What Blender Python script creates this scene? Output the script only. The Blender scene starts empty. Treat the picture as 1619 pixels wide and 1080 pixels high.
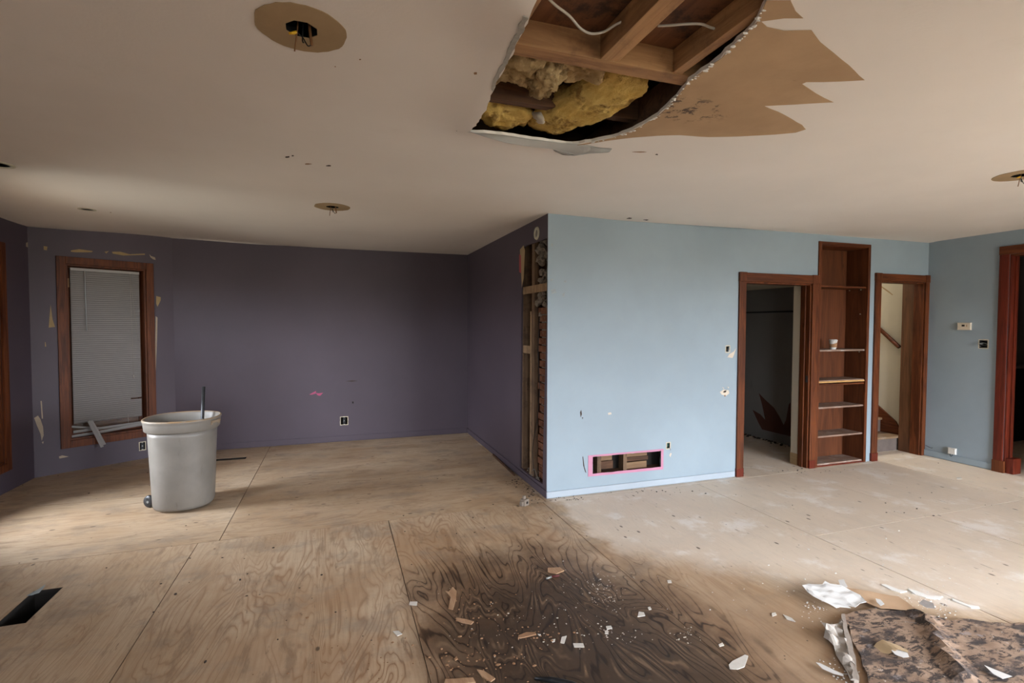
import bpy, bmesh, math, random
from mathutils import Vector, Matrix, noise, geometry
C = bpy.context.scene.collection
SC = bpy.context.scene
PI = math.pi

# ------------------------------------------------------------------ camera
F = 808.0; PITCH = -.0343; ROLL = .0026; CAMH = 1.5019; YAW = .3301
_cy, _sy = math.cos(YAW), math.sin(YAW)
_fwd = Vector((_sy, _cy, 0)); _rt = Vector((_cy, -_sy, 0)); _up = Vector((0, 0, 1))
FW = _fwd*math.cos(PITCH)+_up*math.sin(PITCH)
_u2 = -_fwd*math.sin(PITCH)+_up*math.cos(PITCH)
RT = _rt*math.cos(ROLL)+_u2*math.sin(ROLL)
UP = -_rt*math.sin(ROLL)+_u2*math.cos(ROLL)
CAM = Vector((0, 0, CAMH))
cd = bpy.data.cameras.new('camera'); cam = bpy.data.objects.new('camera', cd); C.objects.link(cam)
m = Matrix.Identity(4)
for i in range(3):
    m[i][0] = RT[i]; m[i][1] = UP[i]; m[i][2] = -FW[i]; m[i][3] = CAM[i]
cam.matrix_world = m
cd.sensor_width = 36; cd.lens = 36*F/1619; cd.clip_start = .05; cd.clip_end = 100
SC.camera = cam

# ------------------------------------------------------------------ light
EXPOSURE = 2.2
SKY = 12.5
SC.view_settings.view_transform = 'Standard'; SC.view_settings.look = 'None'
SC.view_settings.gamma = 1; SC.view_settings.use_curve_mapping = False
SC.view_settings.exposure = EXPOSURE
SC.cycles.use_denoising = True
SC.cycles.max_bounces = 10; SC.cycles.diffuse_bounces = 7; SC.cycles.glossy_bounces = 3
SC.cycles.caustics_reflective = False; SC.cycles.caustics_refractive = False
SC.cycles.sample_clamp_indirect = 6
w = bpy.data.worlds.new('world'); SC.world = w; w.use_nodes = True
nt = w.node_tree; nt.nodes.clear()
tc = nt.nodes.new('ShaderNodeTexCoord'); sp = nt.nodes.new('ShaderNodeSeparateXYZ')
rp = nt.nodes.new('ShaderNodeValToRGB'); bg = nt.nodes.new('ShaderNodeBackground'); ou = nt.nodes.new('ShaderNodeOutputWorld')
mr = nt.nodes.new('ShaderNodeMapRange'); mr.inputs[1].default_value = -1; mr.inputs[2].default_value = 1
nt.links.new(tc.outputs['Generated'], sp.inputs[0]); nt.links.new(sp.outputs[2], mr.inputs[0]); nt.links.new(mr.outputs[0], rp.inputs[0])
nt.links.new(rp.outputs[0], bg.inputs[0]); nt.links.new(bg.outputs[0], ou.inputs[0])
e = rp.color_ramp.elements
e[0].position = 0; e[0].color = (.10, .10, .085, 1)
e[1].position = 1; e[1].color = (.98, 1.05, 1.18, 1)
k = e.new(.49); k.color = (.16, .16, .14, 1)
k = e.new(.52); k.color = (.62, .66, .72, 1)
bg.inputs[1].default_value = SKY

def portal(loc, size, direction):
    """a daylight portal in a window opening: it adds no light, it guides the sky's"""
    d = bpy.data.lights.new('daylight_portal', 'AREA'); d.shape = 'RECTANGLE'; d.size, d.size_y = size
    d.cycles.is_portal = True
    o = bpy.data.objects.new('daylight_portal', d); C.objects.link(o)
    o.location = loc; o.rotation_euler = Vector(direction).to_track_quat('-Z', 'Y').to_euler()
    return o

# ------------------------------------------------------------------ helpers
def ray(px, py): return FW+RT*(px-809.5)/F+UP*(540-py)/F
def on(px, py, n, d):
    n = Vector(n); r = ray(px, py); return CAM+r*((d-n.dot(CAM))/n.dot(r))
def fl(px, py, z=0): return on(px, py, (0, 0, 1), z)
def ce(px, py, z=2.44): return on(px, py, (0, 0, 1), z)

def s2l(c):
    return tuple(((v/255)/12.92 if v/255 <= .04045 else ((v/255+.055)/1.055)**2.4) for v in c)

def tag(o, label=None, cat=None, group=None, kind=None):
    if label: o['label'] = label
    if cat: o['category'] = cat
    if group: o['group'] = group
    if kind: o['kind'] = kind
    return o
def thing(name, label, cat, loc=(0, 0, 0), group=None, rot=(0, 0, 0)):
    o = bpy.data.objects.new(name, None); C.objects.link(o); o.empty_display_size = .1
    o.location = loc; o.rotation_euler = rot
    return tag(o, label, cat, group)
def obj(name, bm, mt, parent=None, smooth=False, world=False, label=None):
    """link a bmesh as one mesh object; world=True: the shape is given in world coordinates"""
    me = bpy.data.meshes.new(name)
    bm.normal_update(); bm.to_mesh(me); bm.free()
    for mm in (mt if isinstance(mt, (list, tuple)) else [mt]): me.materials.append(mm)
    if smooth:
        for p in me.polygons: p.use_smooth = True
    o = bpy.data.objects.new(name, me); C.objects.link(o)
    if parent:
        o.parent = parent
        if world:
            chain = Matrix.Identity(4); q = parent
            while q: 
                chain = q.matrix_parent_inverse @ q.matrix_basis @ chain if q.parent else q.matrix_basis @ chain
                q = q.parent
            o.matrix_parent_inverse = chain.inverted()
    if label: o['label'] = label
    return o
def struct(name, bm, mt, parent=None, smooth=False):
    o = obj(name, bm, mt, parent, smooth)
    if not parent: o['kind'] = 'structure'
    return o
def sempty(name):
    o = bpy.data.objects.new(name, None); C.objects.link(o); o['kind'] = 'structure'; return o

def box(bm, lo, hi, M=None, bev=0, mi=0):
    r = bmesh.ops.create_cube(bm, size=1)
    vs = r['verts']
    for v in vs:
        v.co = Vector([(lo[i]+hi[i])/2+v.co[i]*(hi[i]-lo[i]) for i in range(3)])
    if M is not None:
        for v in vs: v.co = M @ v.co
    fs = list({f for v in vs for f in v.link_faces})
    for f in fs: f.material_index = mi
    if bev:
        es = list({e for v in vs for e in v.link_edges})
        bmesh.ops.bevel(bm, geom=es, offset=bev, segments=2, affect='EDGES', profile=.6)
def bxo(name, lo, hi, mt, parent=None, bev=.002, M=None, world=True, label=None):
    bm = bmesh.new(); box(bm, lo, hi, M, bev); return obj(name, bm, mt, parent, world=world, label=label)

def tube(bm, pts, r, seg=8, cap=True):
    pts = [Vector(p) for p in pts]; rs = r if isinstance(r, (list, tuple)) else [r]*len(pts)
    rings = []; nrm = None
    for i, p in enumerate(pts):
        t = (pts[min(i+1, len(pts)-1)]-pts[max(i-1, 0)]).normalized()
        if nrm is None: nrm = t.orthogonal().normalized()
        nrm = (nrm-t*nrm.dot(t)).normalized(); b = t.cross(nrm)
        rings.append([bm.verts.new(p+(nrm*math.cos(a)+b*math.sin(a))*rs[i]) for a in [2*PI*j/seg for j in range(seg)]])
    for a, b in zip(rings, rings[1:]):
        for j in range(seg): bm.faces.new((a[j], a[(j+1) % seg], b[(j+1) % seg], b[j]))
    if cap: bm.faces.new(rings[0][::-1]); bm.faces.new(rings[-1])
def smoothpath(pts, n=6):
    pts = [Vector(p) for p in pts]; out = []
    for i in range(len(pts)-1):
        p0 = pts[max(i-1, 0)]; p1 = pts[i]; p2 = pts[i+1]; p3 = pts[min(i+2, len(pts)-1)]
        for k in range(n):
            t = k/n
            out.append(.5*((2*p1)+(p2-p0)*t+(2*p0-5*p1+4*p2-p3)*t*t+(3*p1-p0-3*p2+p3)*t**3))
    out.append(pts[-1]); return out
def lathe(bm, prof, seg=40, fx=1, fy=1, c=(0, 0, 0), sq=1.0):
    """revolve (r, z) pairs; sq < 1 squares the section"""
    rings = []
    for r, z in prof:
        ring = []
        for j in range(seg):
            a = 2*PI*j/seg; ca, sa = math.cos(a), math.sin(a)
            x = math.copysign(abs(ca)**sq, ca)*r*fx; y = math.copysign(abs(sa)**sq, sa)*r*fy
            ring.append(bm.verts.new((c[0]+x, c[1]+y, c[2]+z)))
        rings.append(ring)
    for a, b in zip(rings, rings[1:]):
        for j in range(seg): bm.faces.new((a[j], a[(j+1) % seg], b[(j+1) % seg], b[j]))
    return rings

def inside(p, poly):
    c = False; n = len(poly); j = n-1
    for i in range(n):
        xi, yi = poly[i]; xj, yj = poly[j]
        if (yi > p[1]) != (yj > p[1]) and p[0] < (xj-xi)*(p[1]-yi)/(yj-yi)+xi: c = not c
        j = i
    return c
def segdist(p, a, b):
    ax, ay = a; bx, by = b; dx, dy = bx-ax, by-ay; L = dx*dx+dy*dy
    t = 0 if L == 0 else max(0, min(1, ((p[0]-ax)*dx+(p[1]-ay)*dy)/L))
    return math.hypot(p[0]-ax-t*dx, p[1]-ay-t*dy)
def polydist(p, poly): return min(segdist(p, poly[i], poly[(i+1) % len(poly)]) for i in range(len(poly)))
def rough(poly, step=.02, amp=.004, seed=0, closed=True):
    """break a polygon's edges into small ragged steps"""
    rnd = random.Random(seed); out = []
    n = len(poly)
    for i in range(n if closed else n-1):
        a = poly[i]; b = poly[(i+1) % n]; L = math.hypot(b[0]-a[0], b[1]-a[1]); k = max(1, int(L/step))
        nx, ny = (-(b[1]-a[1])/L, (b[0]-a[0])/L) if L > 0 else (0, 0)
        for j in range(k):
            t = j/k; d = 0 if j == 0 else rnd.uniform(-amp, amp)
            out.append((a[0]+(b[0]-a[0])*t+nx*d, a[1]+(b[1]-a[1])*t+ny*d))
    return out
def panel(bm, outer, holes, mapf, thick, grid=None, mi=0, uvf=None, extra=()):
    """triangulated sheet with holes; mapf(s, t, depth) gives a point, depth 0 = the seen face, thick = the back face"""
    pts = []; edges = []
    for poly in [outer]+list(holes):
        k0 = len(pts); n = len(poly); pts += [Vector(p) for p in poly]
        edges += [(k0+i, k0+(i+1) % n) for i in range(n)]
    if grid:
        xs = [p[0] for p in outer]; ys = [p[1] for p in outer]
        nx = int((max(xs)-min(xs))/grid); ny = int((max(ys)-min(ys))/grid)
        for i in range(1, nx+1):
            for j in range(1, ny+1):
                p = (min(xs)+i*grid-(.5*grid if j % 2 else 0), min(ys)+j*grid)
                if inside(p, outer) and polydist(p, outer) > grid*.35 and all((not inside(p, h)) and polydist(p, h) > grid*.35 for h in holes):
                    pts.append(Vector(p))
    pts += [Vector(p) for p in extra]
    V, E_, Fc, *_ = geometry.delaunay_2d_cdt(pts, edges, [], 0, 1e-6)
    keep = []
    for f in Fc:
        c = (sum(V[i][0] for i in f)/3, sum(V[i][1] for i in f)/3)
        if inside(c, outer) and not any(inside(c, h) for h in holes): keep.append(f)
    fr = {}; bk = {}
    for f in keep:
        for i in f:
            if i not in fr:
                fr[i] = bm.verts.new(mapf(V[i][0], V[i][1], 0))
                if thick: bk[i] = bm.verts.new(mapf(V[i][0], V[i][1], thick))
    uvl = bm.loops.layers.uv.verify() if uvf else None
    cnt = {}
    for f in keep:
        q = bm.faces.new([fr[i] for i in f]); q.material_index = mi
        if uvf:
            for l, i in zip(q.loops, f): l[uvl].uv = uvf(V[i][0], V[i][1])
        if thick:
            bm.faces.new([bk[i] for i in reversed(f)]).material_index = mi
        for a, b in zip(f, list(f[1:])+[f[0]]):
            cnt[(a, b)] = cnt.get((a, b), 0)+1
    if thick:
        for (a, b) in cnt:
            if (b, a) not in cnt: bm.faces.new((fr[b], fr[a], bk[a], bk[b])).material_index = mi
def bmnew(): return bmesh.new()

# ------------------------------------------------------------------ materials
class G:
    def __init__(s, name, rough=.6, spec=.5, metal=0):
        s.m = bpy.data.materials.new(name); s.m.use_nodes = True; s.nt = s.m.node_tree; s.N = s.nt.nodes; s.N.clear()
        s.out = s.N.new('ShaderNodeOutputMaterial'); s.b = s.N.new('ShaderNodeBsdfPrincipled')
        s.nt.links.new(s.b.outputs[0], s.out.inputs[0]); s.b.inputs['Roughness'].default_value = rough
        s.b.inputs['Specular IOR Level'].default_value = spec; s.b.inputs['Metallic'].default_value = metal
        s.tc = s.N.new('ShaderNodeTexCoord')
    def L(s, a, b): s.nt.links.new(a, b)
    def put(s, sock, v):
        if isinstance(v, (int, float)): sock.default_value = v
        elif isinstance(v, tuple): sock.default_value = (*v, 1) if len(v) == 3 and len(sock.default_value) == 4 else v
        else: s.L(v, sock)
    def co(s, kind='Object', scale=(1, 1, 1), loc=(0, 0, 0), rot=(0, 0, 0)):
        mp = s.N.new('ShaderNodeMapping'); mp.inputs['Scale'].default_value = scale; mp.inputs['Location'].default_value = loc; mp.inputs['Rotation'].default_value = rot
        s.L(s.tc.outputs[kind], mp.inputs[0]); return mp.outputs[0]
    def noise(s, vec, scale=5, detail=3, rough=.5, dist=0, col=False):
        n = s.N.new('ShaderNodeTexNoise'); s.L(vec, n.inputs['Vector']); n.inputs['Scale'].default_value = scale
        n.inputs['Detail'].default_value = detail; n.inputs['Roughness'].default_value = rough; n.inputs['Distortion'].default_value = dist
        return n.outputs['Color' if col else 'Fac']
    def vor(s, vec, scale=5, feat='F1', out='Distance', rnd=1):
        n = s.N.new('ShaderNodeTexVoronoi'); n.feature = feat; s.L(vec, n.inputs['Vector']); n.inputs['Scale'].default_value = scale
        n.inputs['Randomness'].default_value = rnd; return n.outputs[out]
    def ma(s, op, a, b=0, c=0, clamp=False):
        n = s.N.new('ShaderNodeMath'); n.operation = op; n.use_clamp = clamp
        s.put(n.inputs[0], a); s.put(n.inputs[1], b); s.put(n.inputs[2], c); return n.outputs[0]
    def ss(s, v, a, b, lo=0, hi=1):
        n = s.N.new('ShaderNodeMapRange'); n.interpolation_type = 'SMOOTHSTEP'; s.put(n.inputs[0], v)
        flip = a > b
        if flip: a, b, lo, hi = b, a, hi, lo
        n.inputs[1].default_value = a; n.inputs[2].default_value = b; n.inputs[3].default_value = lo; n.inputs[4].default_value = hi
        return n.outputs[0]
    def mix(s, f, a, b, op='MIX'):
        n = s.N.new('ShaderNodeMix'); n.data_type = 'RGBA'; n.blend_type = op
        s.put(n.inputs[0], f); s.put(n.inputs[6], a); s.put(n.inputs[7], b); return n.outputs[2]
    def xyz(s, v):
        n = s.N.new('ShaderNodeSeparateXYZ'); s.L(v, n.inputs[0]); return n.outputs
    def ramp(s, v, stops):
        n = s.N.new('ShaderNodeValToRGB'); s.L(v, n.inputs[0]); el = n.color_ramp.elements
        el[0].position, el[0].color = stops[0][0], (*stops[0][1], 1); el[1].position, el[1].color = stops[-1][0], (*stops[-1][1], 1)
        for p, c in stops[1:-1]:
            q = el.new(p); q.color = (*c, 1)
        return n.outputs[0]
    def bump(s, h, strength=.3, dist=.01):
        n = s.N.new('ShaderNodeBump'); n.inputs['Strength'].default_value = strength; n.inputs['Distance'].default_value = dist
        s.L(h, n.inputs['Height']); s.L(n.outputs[0], s.b.inputs['Normal'])
    def col(s, c): s.put(s.b.inputs['Base Color'], c); return s.m

def plain(name, c, rough=.6, var=.08, scale=8, spec=.4, metal=0, bump=.1, bs=60):
    g = G(name, rough, spec, metal); v = g.co()
    n = g.noise(v, scale, 4, .6)
    c2 = tuple(x*(1-var*2) for x in c); c3 = tuple(min(1, x*(1+var)) for x in c)
    g.col(g.mix(n, c2, c3))
    if bump: g.bump(g.noise(v, bs, 3), bump, .004)
    return g.m
def paint(name, c, stain=(0.3, .25, .2), amt=.12):
    g = G(name, .55, .35); v = g.co()
    n = g.ss(g.noise(v, 1.3, 5, .6), .3, .75)
    base = g.mix(n, tuple(x*.93 for x in c), tuple(x*1.04 for x in c))
    sm = g.ss(g.noise(g.co(scale=(1, 1, .5)), 5, 6, .7), .60, .80, 0, amt)
    base = g.mix(sm, base, stain)
    g.bump(g.noise(v, 220, 2), .12, .002)
    return g.col(base)
def timber(name, dark, light, axis='Z', rough=.45, scale=1.0, spec=.4, blot=None, bamt=.5, bump=.15):
    g = G(name, rough, spec)
    st = {'X': (1.2, 14, 14), 'Y': (14, 1.2, 14), 'Z': (14, 14, 1.2)}[axis]
    v = g.co(scale=tuple(a*scale for a in st))
    n = g.noise(v, 1.6, 4, .6, 1.2); fine = g.noise(g.co(scale=tuple(a*6*scale for a in st)), 2, 3)
    t = g.ma('ADD', g.ma('MULTIPLY', g.ss(n, .3, .72), .75), g.ma('MULTIPLY', fine, .3), clamp=True)
    c = g.mix(t, dark, light)
    kn = g.ss(g.vor(g.co(scale={'X': (1, 3, 3), 'Y': (3, 1, 3), 'Z': (3, 3, 1)}[axis]), 2.2), .09, .02, 0, .6)
    c = g.mix(kn, c, tuple(x*.3 for x in dark))
    if blot:
        b = g.ss(g.noise(g.co(), 7, 5, .7), .48, .66, 0, bamt); c = g.mix(b, c, blot)
    g.bump(t, bump, .002)
    return g.col(c)

M_ceil = None
def mk_ceiling():
    g = G('ceiling_paint', .75, .25); v = g.co()
    c = g.mix(g.ss(g.noise(v, .9, 5, .6), .3, .8), (.76, .71, .66), (.82, .77, .72))
    sm = g.ss(g.noise(g.co(scale=(1, 1, 1), loc=(3, 1, 0)), 2.3, 6, .72), .60, .85, 0, .2)
    c = g.mix(sm, c, (.42, .36, .30))
    g.bump(g.noise(v, 90, 3), .15, .003)
    return g.col(c)
M_ceil = mk_ceiling()
M_purple = paint('purple_wall_paint', (.080, .061, .077), (.12, .10, .10), .10)
M_blue = paint('blue_wall_paint', (.284, .350, .398), (.42, .45, .46), .14)
M_cream = paint('cream_plaster', (.58, .53, .42), (.40, .33, .24), .3)
M_charcoal = paint('shaded_grey', (.19, .18, .17), (.06, .05, .045), .4)  # dark grey puts the unlit rooms' shade into the wall colour
M_wood = timber('dark_stained_wood', (.042, .0105, .0035), (.160, .045, .013), 'Z', .5, spec=.22)
M_woodX = timber('dark_stained_wood_across', (.042, .0105, .0035), (.160, .045, .013), 'X', .5, spec=.22)
M_woodY = timber('dark_stained_wood_deep', (.042, .0105, .0035), (.160, .045, .013), 'Y', .5, spec=.22)
M_red = timber('red_mahogany_stain', (.060, .009, .004), (.145, .022, .009), 'Z', .42, spec=.25)
M_shelfback = timber('bookcase_panel', (.055, .017, .006), (.135, .042, .015), 'Z', .55, .6, .25)
M_shelf = timber('dusty_shelf_wood', (.16, .09, .06), (.30, .20, .15), 'X', .65, blot=(.36, .31, .27), bamt=.8)
M_fir = timber('framing_lumber', (.22, .105, .045), (.42, .23, .10), 'X', .7, blot=(.12, .06, .03), bamt=.5)
M_firY = timber('joist_lumber', (.25, .125, .055), (.48, .27, .12), 'Y', .7, blot=(.14, .07, .035), bamt=.45)
M_firZ = timber('stud_lumber', (.17, .10, .055), (.36, .235, .13), 'Z', .75, blot=(.10, .06, .035), bamt=.6)
M_dkfir = timber('old_dark_lumber', (.045, .02, .01), (.12, .055, .025), 'X', .8)
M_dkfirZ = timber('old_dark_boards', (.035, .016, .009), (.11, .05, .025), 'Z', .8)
M_sheath = timber('roof_sheathing', (.085, .030, .012), (.19, .080, .032), 'Y', .75, .7, blot=(.018, .010, .007), bamt=.85)
M_white = plain('white_plastic', (.66, .64, .60), .4, .05, 6)
M_blindw = plain('white_blind_vinyl', (.40, .37, .35), .45, .04, 4, bump=0)
M_black = plain('black_plastic', (.012, .012, .013), .4, .1)
M_void = plain('dark_cavity', (.012, .009, .007), .95, .1)
M_steel = plain('dull_steel', (.32, .32, .30), .45, .2, 30, metal=.8)
M_pipe = plain('dark_steel_pipe', (.05, .052, .055), .35, .3, 30, metal=.6)
M_gyp = plain('white_gypsum', (.74, .72, .69), .9, .08, 30, bump=.6, bs=90)
M_paperb = plain('clean_white_paper', (.74, .73, .71), .75, .04, 9)
M_gypc = plain('chip_gypsum', (.60, .56, .50), .9, .1, 30)
M_gypd = plain('soiled_gypsum', (.52, .46, .38), .9, .12, 30)
M_paperw = plain('white_drywall_paper', (.62, .60, .575), .7, .07, 9, bump=.2, bs=40)
M_pink = plain('pink_paint', (.50, .21, .31), .5, .06, 10)
M_cable = plain('white_cable_jacket', (.55, .50, .43), .5, .15, 20)
M_copper = plain('old_copper_wire', (.22, .10, .04), .45, .2, metal=.5)
M_yellow = plain('yellow_plastic', (.75, .42, .02), .4, .05)
M_brass = plain('tarnished_ring', (.58, .54, .42), .5, .2, 30)
M_chip = plain('wood_chip', (.32, .175, .09), .75, .2, 20)
M_chipd = plain('dirty_cardboard', (.16, .085, .045), .8, .2, 20)
M_dust = plain('dirt', (.06, .04, .03), .95, .3, 30)
M_card = plain('cardboard', (.36, .20, .10), .8, .12, 12)

def mk_tan(name, a, b, spots):
    g = G(name, .85, .2); v = g.co()
    c = g.mix(g.ss(g.noise(v, 3, 5, .6), .3, .7), a, b)
    st = g.ss(g.noise(g.co(scale=(3, 26, 1), rot=(0, 0, .34)), 1.0, 3, .6), .70, .75, 0, .5)
    c = g.mix(st, c, (.13, .07, .035))
    if spots:
        # black mould close to the torn edge
        x, y, z = g.xyz(g.co())
        ax_ = g.ma('SUBTRACT', x, 1.45); ay_ = g.ma('SUBTRACT', y, 1.90)
        near = g.ss(g.ma('SQRT', g.ma('ADD', g.ma('MULTIPLY', ax_, ax_), g.ma('MULTIPLY', g.ma('MULTIPLY', ay_, ay_), 3))), .26, .12)
        far = g.ss(g.noise(v, 16, 5, .75), .52, .60, 0, .85)
        c = g.mix(g.ma('MULTIPLY', far, near), c, (.045, .035, .035))
    g.bump(g.noise(v, 40, 4), .3, .003)
    return g.col(c)
M_tan = mk_tan('torn_brown_drywall_face', (.40, .265, .155), (.47, .32, .19), True)
M_tand = mk_tan('brown_paper_patch', (.33, .235, .135), (.40, .285, .165), False)

def mk_mold():
    g = G('mouldy_drywall_paper', .85, .25); v = g.co(scale=(1, 1, 1))
    c = g.mix(g.ss(g.noise(v, 6, 4, .6), .35, .65), (.21, .135, .09), (.34, .235, .165))
    st = g.co(scale=(1, 1.9, 1), rot=(0, 0, .5))
    m1 = g.ss(g.noise(st, 15, 6, .75, .6), .48, .57)
    c = g.mix(g.ma('MULTIPLY', m1, .93), c, (.035, .027, .025))
    m2 = g.ss(g.noise(st, 5.2, 5, .65), .50, .62, 0, .85)
    c = g.mix(m2, c, (.05, .04, .038))
    m3 = g.ss(g.noise(g.co(loc=(5, 2, 0)), 10, 5, .7), .60, .70, 0, .75); c = g.mix(m3, c, (.27, .24, .24))
    m4 = g.ss(g.noise(g.co(loc=(1, 7, 0)), 34, 4, .7), .66, .72, 0, .8); c = g.mix(m4, c, (.6, .55, .5))
    g.bump(g.noise(v, 60, 5, .7), .6, .006)
    return g.col(c)
M_mold = mk_mold()

def mk_insul(name, a, b, dk):
    g = G(name, .95, .1); v = g.co()
    c = g.mix(g.ss(g.noise(v, 9, 5, .65), .3, .7), a, b)
    c = g.mix(g.ss(g.noise(g.co(loc=(2, 2, 1)), 8, 6, .75), .50, .64, 0, .8), c, dk)
    g.bump(g.noise(v, 45, 6, .75), .9, .012)
    return g.col(c)
M_yins = mk_insul('yellow_fibreglass', (.52, .33, .085), (.66, .47, .16), (.15, .07, .02))
M_bins = mk_insul('soiled_fibreglass', (.36, .24, .11), (.50, .37, .20), (.14, .08, .035))

def mk_brick():
    g = G('old_brick', .9, .2); v = g.co()
    c = g.mix(g.ss(g.noise(v, 14, 5, .7), .3, .7), (.085, .030, .016), (.19, .080, .042))
    c = g.mix(g.ss(g.noise(g.co(loc=(1, 1, 1)), 30, 4, .7), .58, .7, 0, .6), c, (.33, .27, .21))
    g.bump(g.noise(v, 50, 5, .7), .8, .008)
    return g.col(c)
M_brick = mk_brick()
M_mortar = plain('rough_mortar', (.21, .17, .135), .95, .2, 18, bump=.8, bs=50)

def mk_can():
    g = G('grey_plastic', .42, .4); v = g.co()
    c = g.mix(g.ss(g.noise(v, 5, 5, .6), .3, .75), (.158, .142, .122), (.195, .176, .152))
    sc = g.ss(g.noise(g.co(scale=(1, 1, .25), rot=(.4, .2, 0)), 14, 5, .75), .60, .72, 0, .45)
    c = g.mix(sc, c, (.09, .075, .06))
    g.bump(g.noise(v, 30, 3), .06, .003)
    return g.col(c)
M_can = mk_can()
def mk_rim():
    g = G('stained_tan_rim', .45, .4); v = g.co()
    c = g.mix(g.ss(g.noise(v, 6, 4, .6), .36, .62), (.25, .205, .155), (.24, .15, .075))
    return g.col(c)
M_rim = mk_rim()

def mk_floor():
    g = G('plywood_subfloor', .55, .35)
    P = g.co('Object'); U = g.co('UV')
    x, y, z = g.xyz(P)
    # rotary-cut figure: contour lines of a stretched field, laid along each sheet
    U1 = g.co('UV', scale=(2.6, .66, 1))
    f = g.noise(U1, 1.25, 3.0, .42, .9)
    ph = g.ma('MULTIPLY', f, 21)
    tri = g.ma('PINGPONG', ph, .5)                      # 0..0.5
    fine = g.noise(g.co('UV', scale=(55, 3.2, 1)), 1, 4, .6)
    line = g.ss(g.ma('ADD', tri, g.ma('MULTIPLY', g.ma('SUBTRACT', fine, .5), .22)), .14, .0)
    soft = g.ss(tri, .40, .05)
    patch = g.ss(g.noise(g.co('UV', scale=(1.3, .7, 1), loc=(4, 4, 0)), 1.4, 3, .55), .36, .66)
    # where the grain reads hard: the middle of the room in front of the corner
    dx = g.ma('DIVIDE', g.ma('SUBTRACT', x, .55), 1.5); dy = g.ma('DIVIDE', g.ma('SUBTRACT', y, 2.6), 1.7)
    rr = g.ma('SQRT', g.ma('ADD', g.ma('MULTIPLY', dx, dx), g.ma('MULTIPLY', dy, dy)))
    near = g.ss(rr, 1.25, .35, .30, 1.0)
    near2 = g.ma('MULTIPLY', near, g.ma('ADD', g.ma('MULTIPLY', patch, .6), .4))
    tone = g.noise(g.co('UV', scale=(1.0, .5, 1), loc=(9, 0, 0)), 2.2, 5, .6)
    tint = g.N.new('ShaderNodeAttribute'); tint.attribute_name = 'tint'
    c = g.mix(g.ss(tone, .3, .7), (.47, .335, .21), (.62, .49, .345))
    c = g.mix(g.ma('MULTIPLY', tint.outputs['Fac'], .35), c, (.50, .34, .19))
    c = g.mix(g.ma('MULTIPLY', g.ss(fine, .40, .75), .42), c, (.30, .175, .095))
    c = g.mix(g.ma('MULTIPLY', soft, g.ma('MULTIPLY', near2, .42)), c, (.33, .17, .08))
    c = g.mix(g.ma('MULTIPLY', line, g.ma('MULTIPLY', near2, .75)), c, (.22, .105, .045))
    # reddish wear in front of the corner and to the left
    wear = g.ma('MULTIPLY', near, g.ss(g.noise(P, 1.6, 5, .6), .36, .62))
    c = g.mix(g.ma('MULTIPLY', wear, .55), c, (.36, .205, .105))
    # grey scuffing
    gr = g.ss(g.noise(g.co('Object', scale=(1, 1.4, 1), loc=(7, 3, 0)), 2.6, 7, .72), .48, .68, 0, .55)
    c = g.mix(gr, c, (.27, .215, .165))
    gr2 = g.ss(g.noise(g.co('UV', scale=(7, 1.5, 1), loc=(2, 3, 0)), 1.6, 6, .72), .52, .66, 0, .62)
    c = g.mix(gr2, c, (.26, .17, .105))
    # pale dusted sheets on the right
    nb = g.ma('MULTIPLY', g.ma('SUBTRACT', g.noise(P, 3, 5, .6), .5), .5)
    ex = g.ma('ADD', g.ma('SUBTRACT', x, 1.68), nb)
    ey = g.ma('ADD', g.ma('SUBTRACT', g.ma('ADD', g.ma('MULTIPLY', x, .84), y), 4.2), nb)
    pale = g.ma('MULTIPLY', g.ss(ex, -.02, .12), g.ss(ey, -.1, .5))
    c = g.mix(g.ma('MULTIPLY', pale, .70), c, (.76, .66, .55))
    brn = g.ma('MULTIPLY', g.ss(ex, -.05, .15), g.ss(ey, .25, -.5)); c = g.mix(g.ma('MULTIPLY', brn, .62), c, (.27, .165, .095))
    wh = g.ma('MULTIPLY', g.ss(g.noise(g.co('Object', scale=(1, 1, 1), rot=(0, 0, .5), loc=(2, 0, 0)), 2.4, 8, .7), .52, .66, 0, .6), pale)
    c = g.mix(wh, c, (.84, .80, .76))
    fk = g.ss(g.noise(g.co('UV', scale=(34, 7, 1), loc=(3, 3, 0)), 1.0, 3, .6), .66, .72, 0, .55)
    c = g.mix(fk, c, (.17, .105, .06))
    # plaster smears
    sm = g.ss(g.noise(g.co('Object', loc=(3, 8, 0)), 5.5, 8, .78), .645, .70, 0, .5)
    c = g.mix(sm, c, (.60, .54, .47))
    # water stain with an edge of its own
    n1 = g.ma('MULTIPLY', g.ma('SUBTRACT', g.noise(g.co(loc=(0, 5, 0)), 2.2, 6, .62), .5), 1.15)
    sx = g.ma('DIVIDE', g.ma('SUBTRACT', x, 1.02), .80); sy = g.ma('DIVIDE', g.ma('SUBTRACT', y, 2.05), 1.15)
    sr = g.ma('ADD', g.ma('SQRT', g.ma('ADD', g.ma('MULTIPLY', sx, sx), g.ma('MULTIPLY', sy, sy))), n1)
    cut = g.ss(x, .30, .38, .30, 1)
    st1 = g.ma('MULTIPLY', g.ss(sr, 1.30, .75), cut); st2 = g.ma('MULTIPLY', g.ss(sr, 1.05, .35), cut)
    c = g.mix(g.ma('MULTIPLY', st1, .80), c, (.125, .064, .031))
    c = g.mix(g.ma('MULTIPLY', st2, .85), c, (.036, .021, .013))
    dk = g.ma('MULTIPLY', line, g.ma('MULTIPLY', st1, .85)); c = g.mix(dk, c, (.020, .011, .007))
    # lighter ridges in the stain
    li = g.ma('MULTIPLY', g.ma('MULTIPLY', g.ss(tri, .30, .48), g.ss(g.noise(P, 5, 4, .6), .45, .62)), g.ma('MULTIPLY', st1, .40)); c = g.mix(li, c, (.30, .19, .11))
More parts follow.
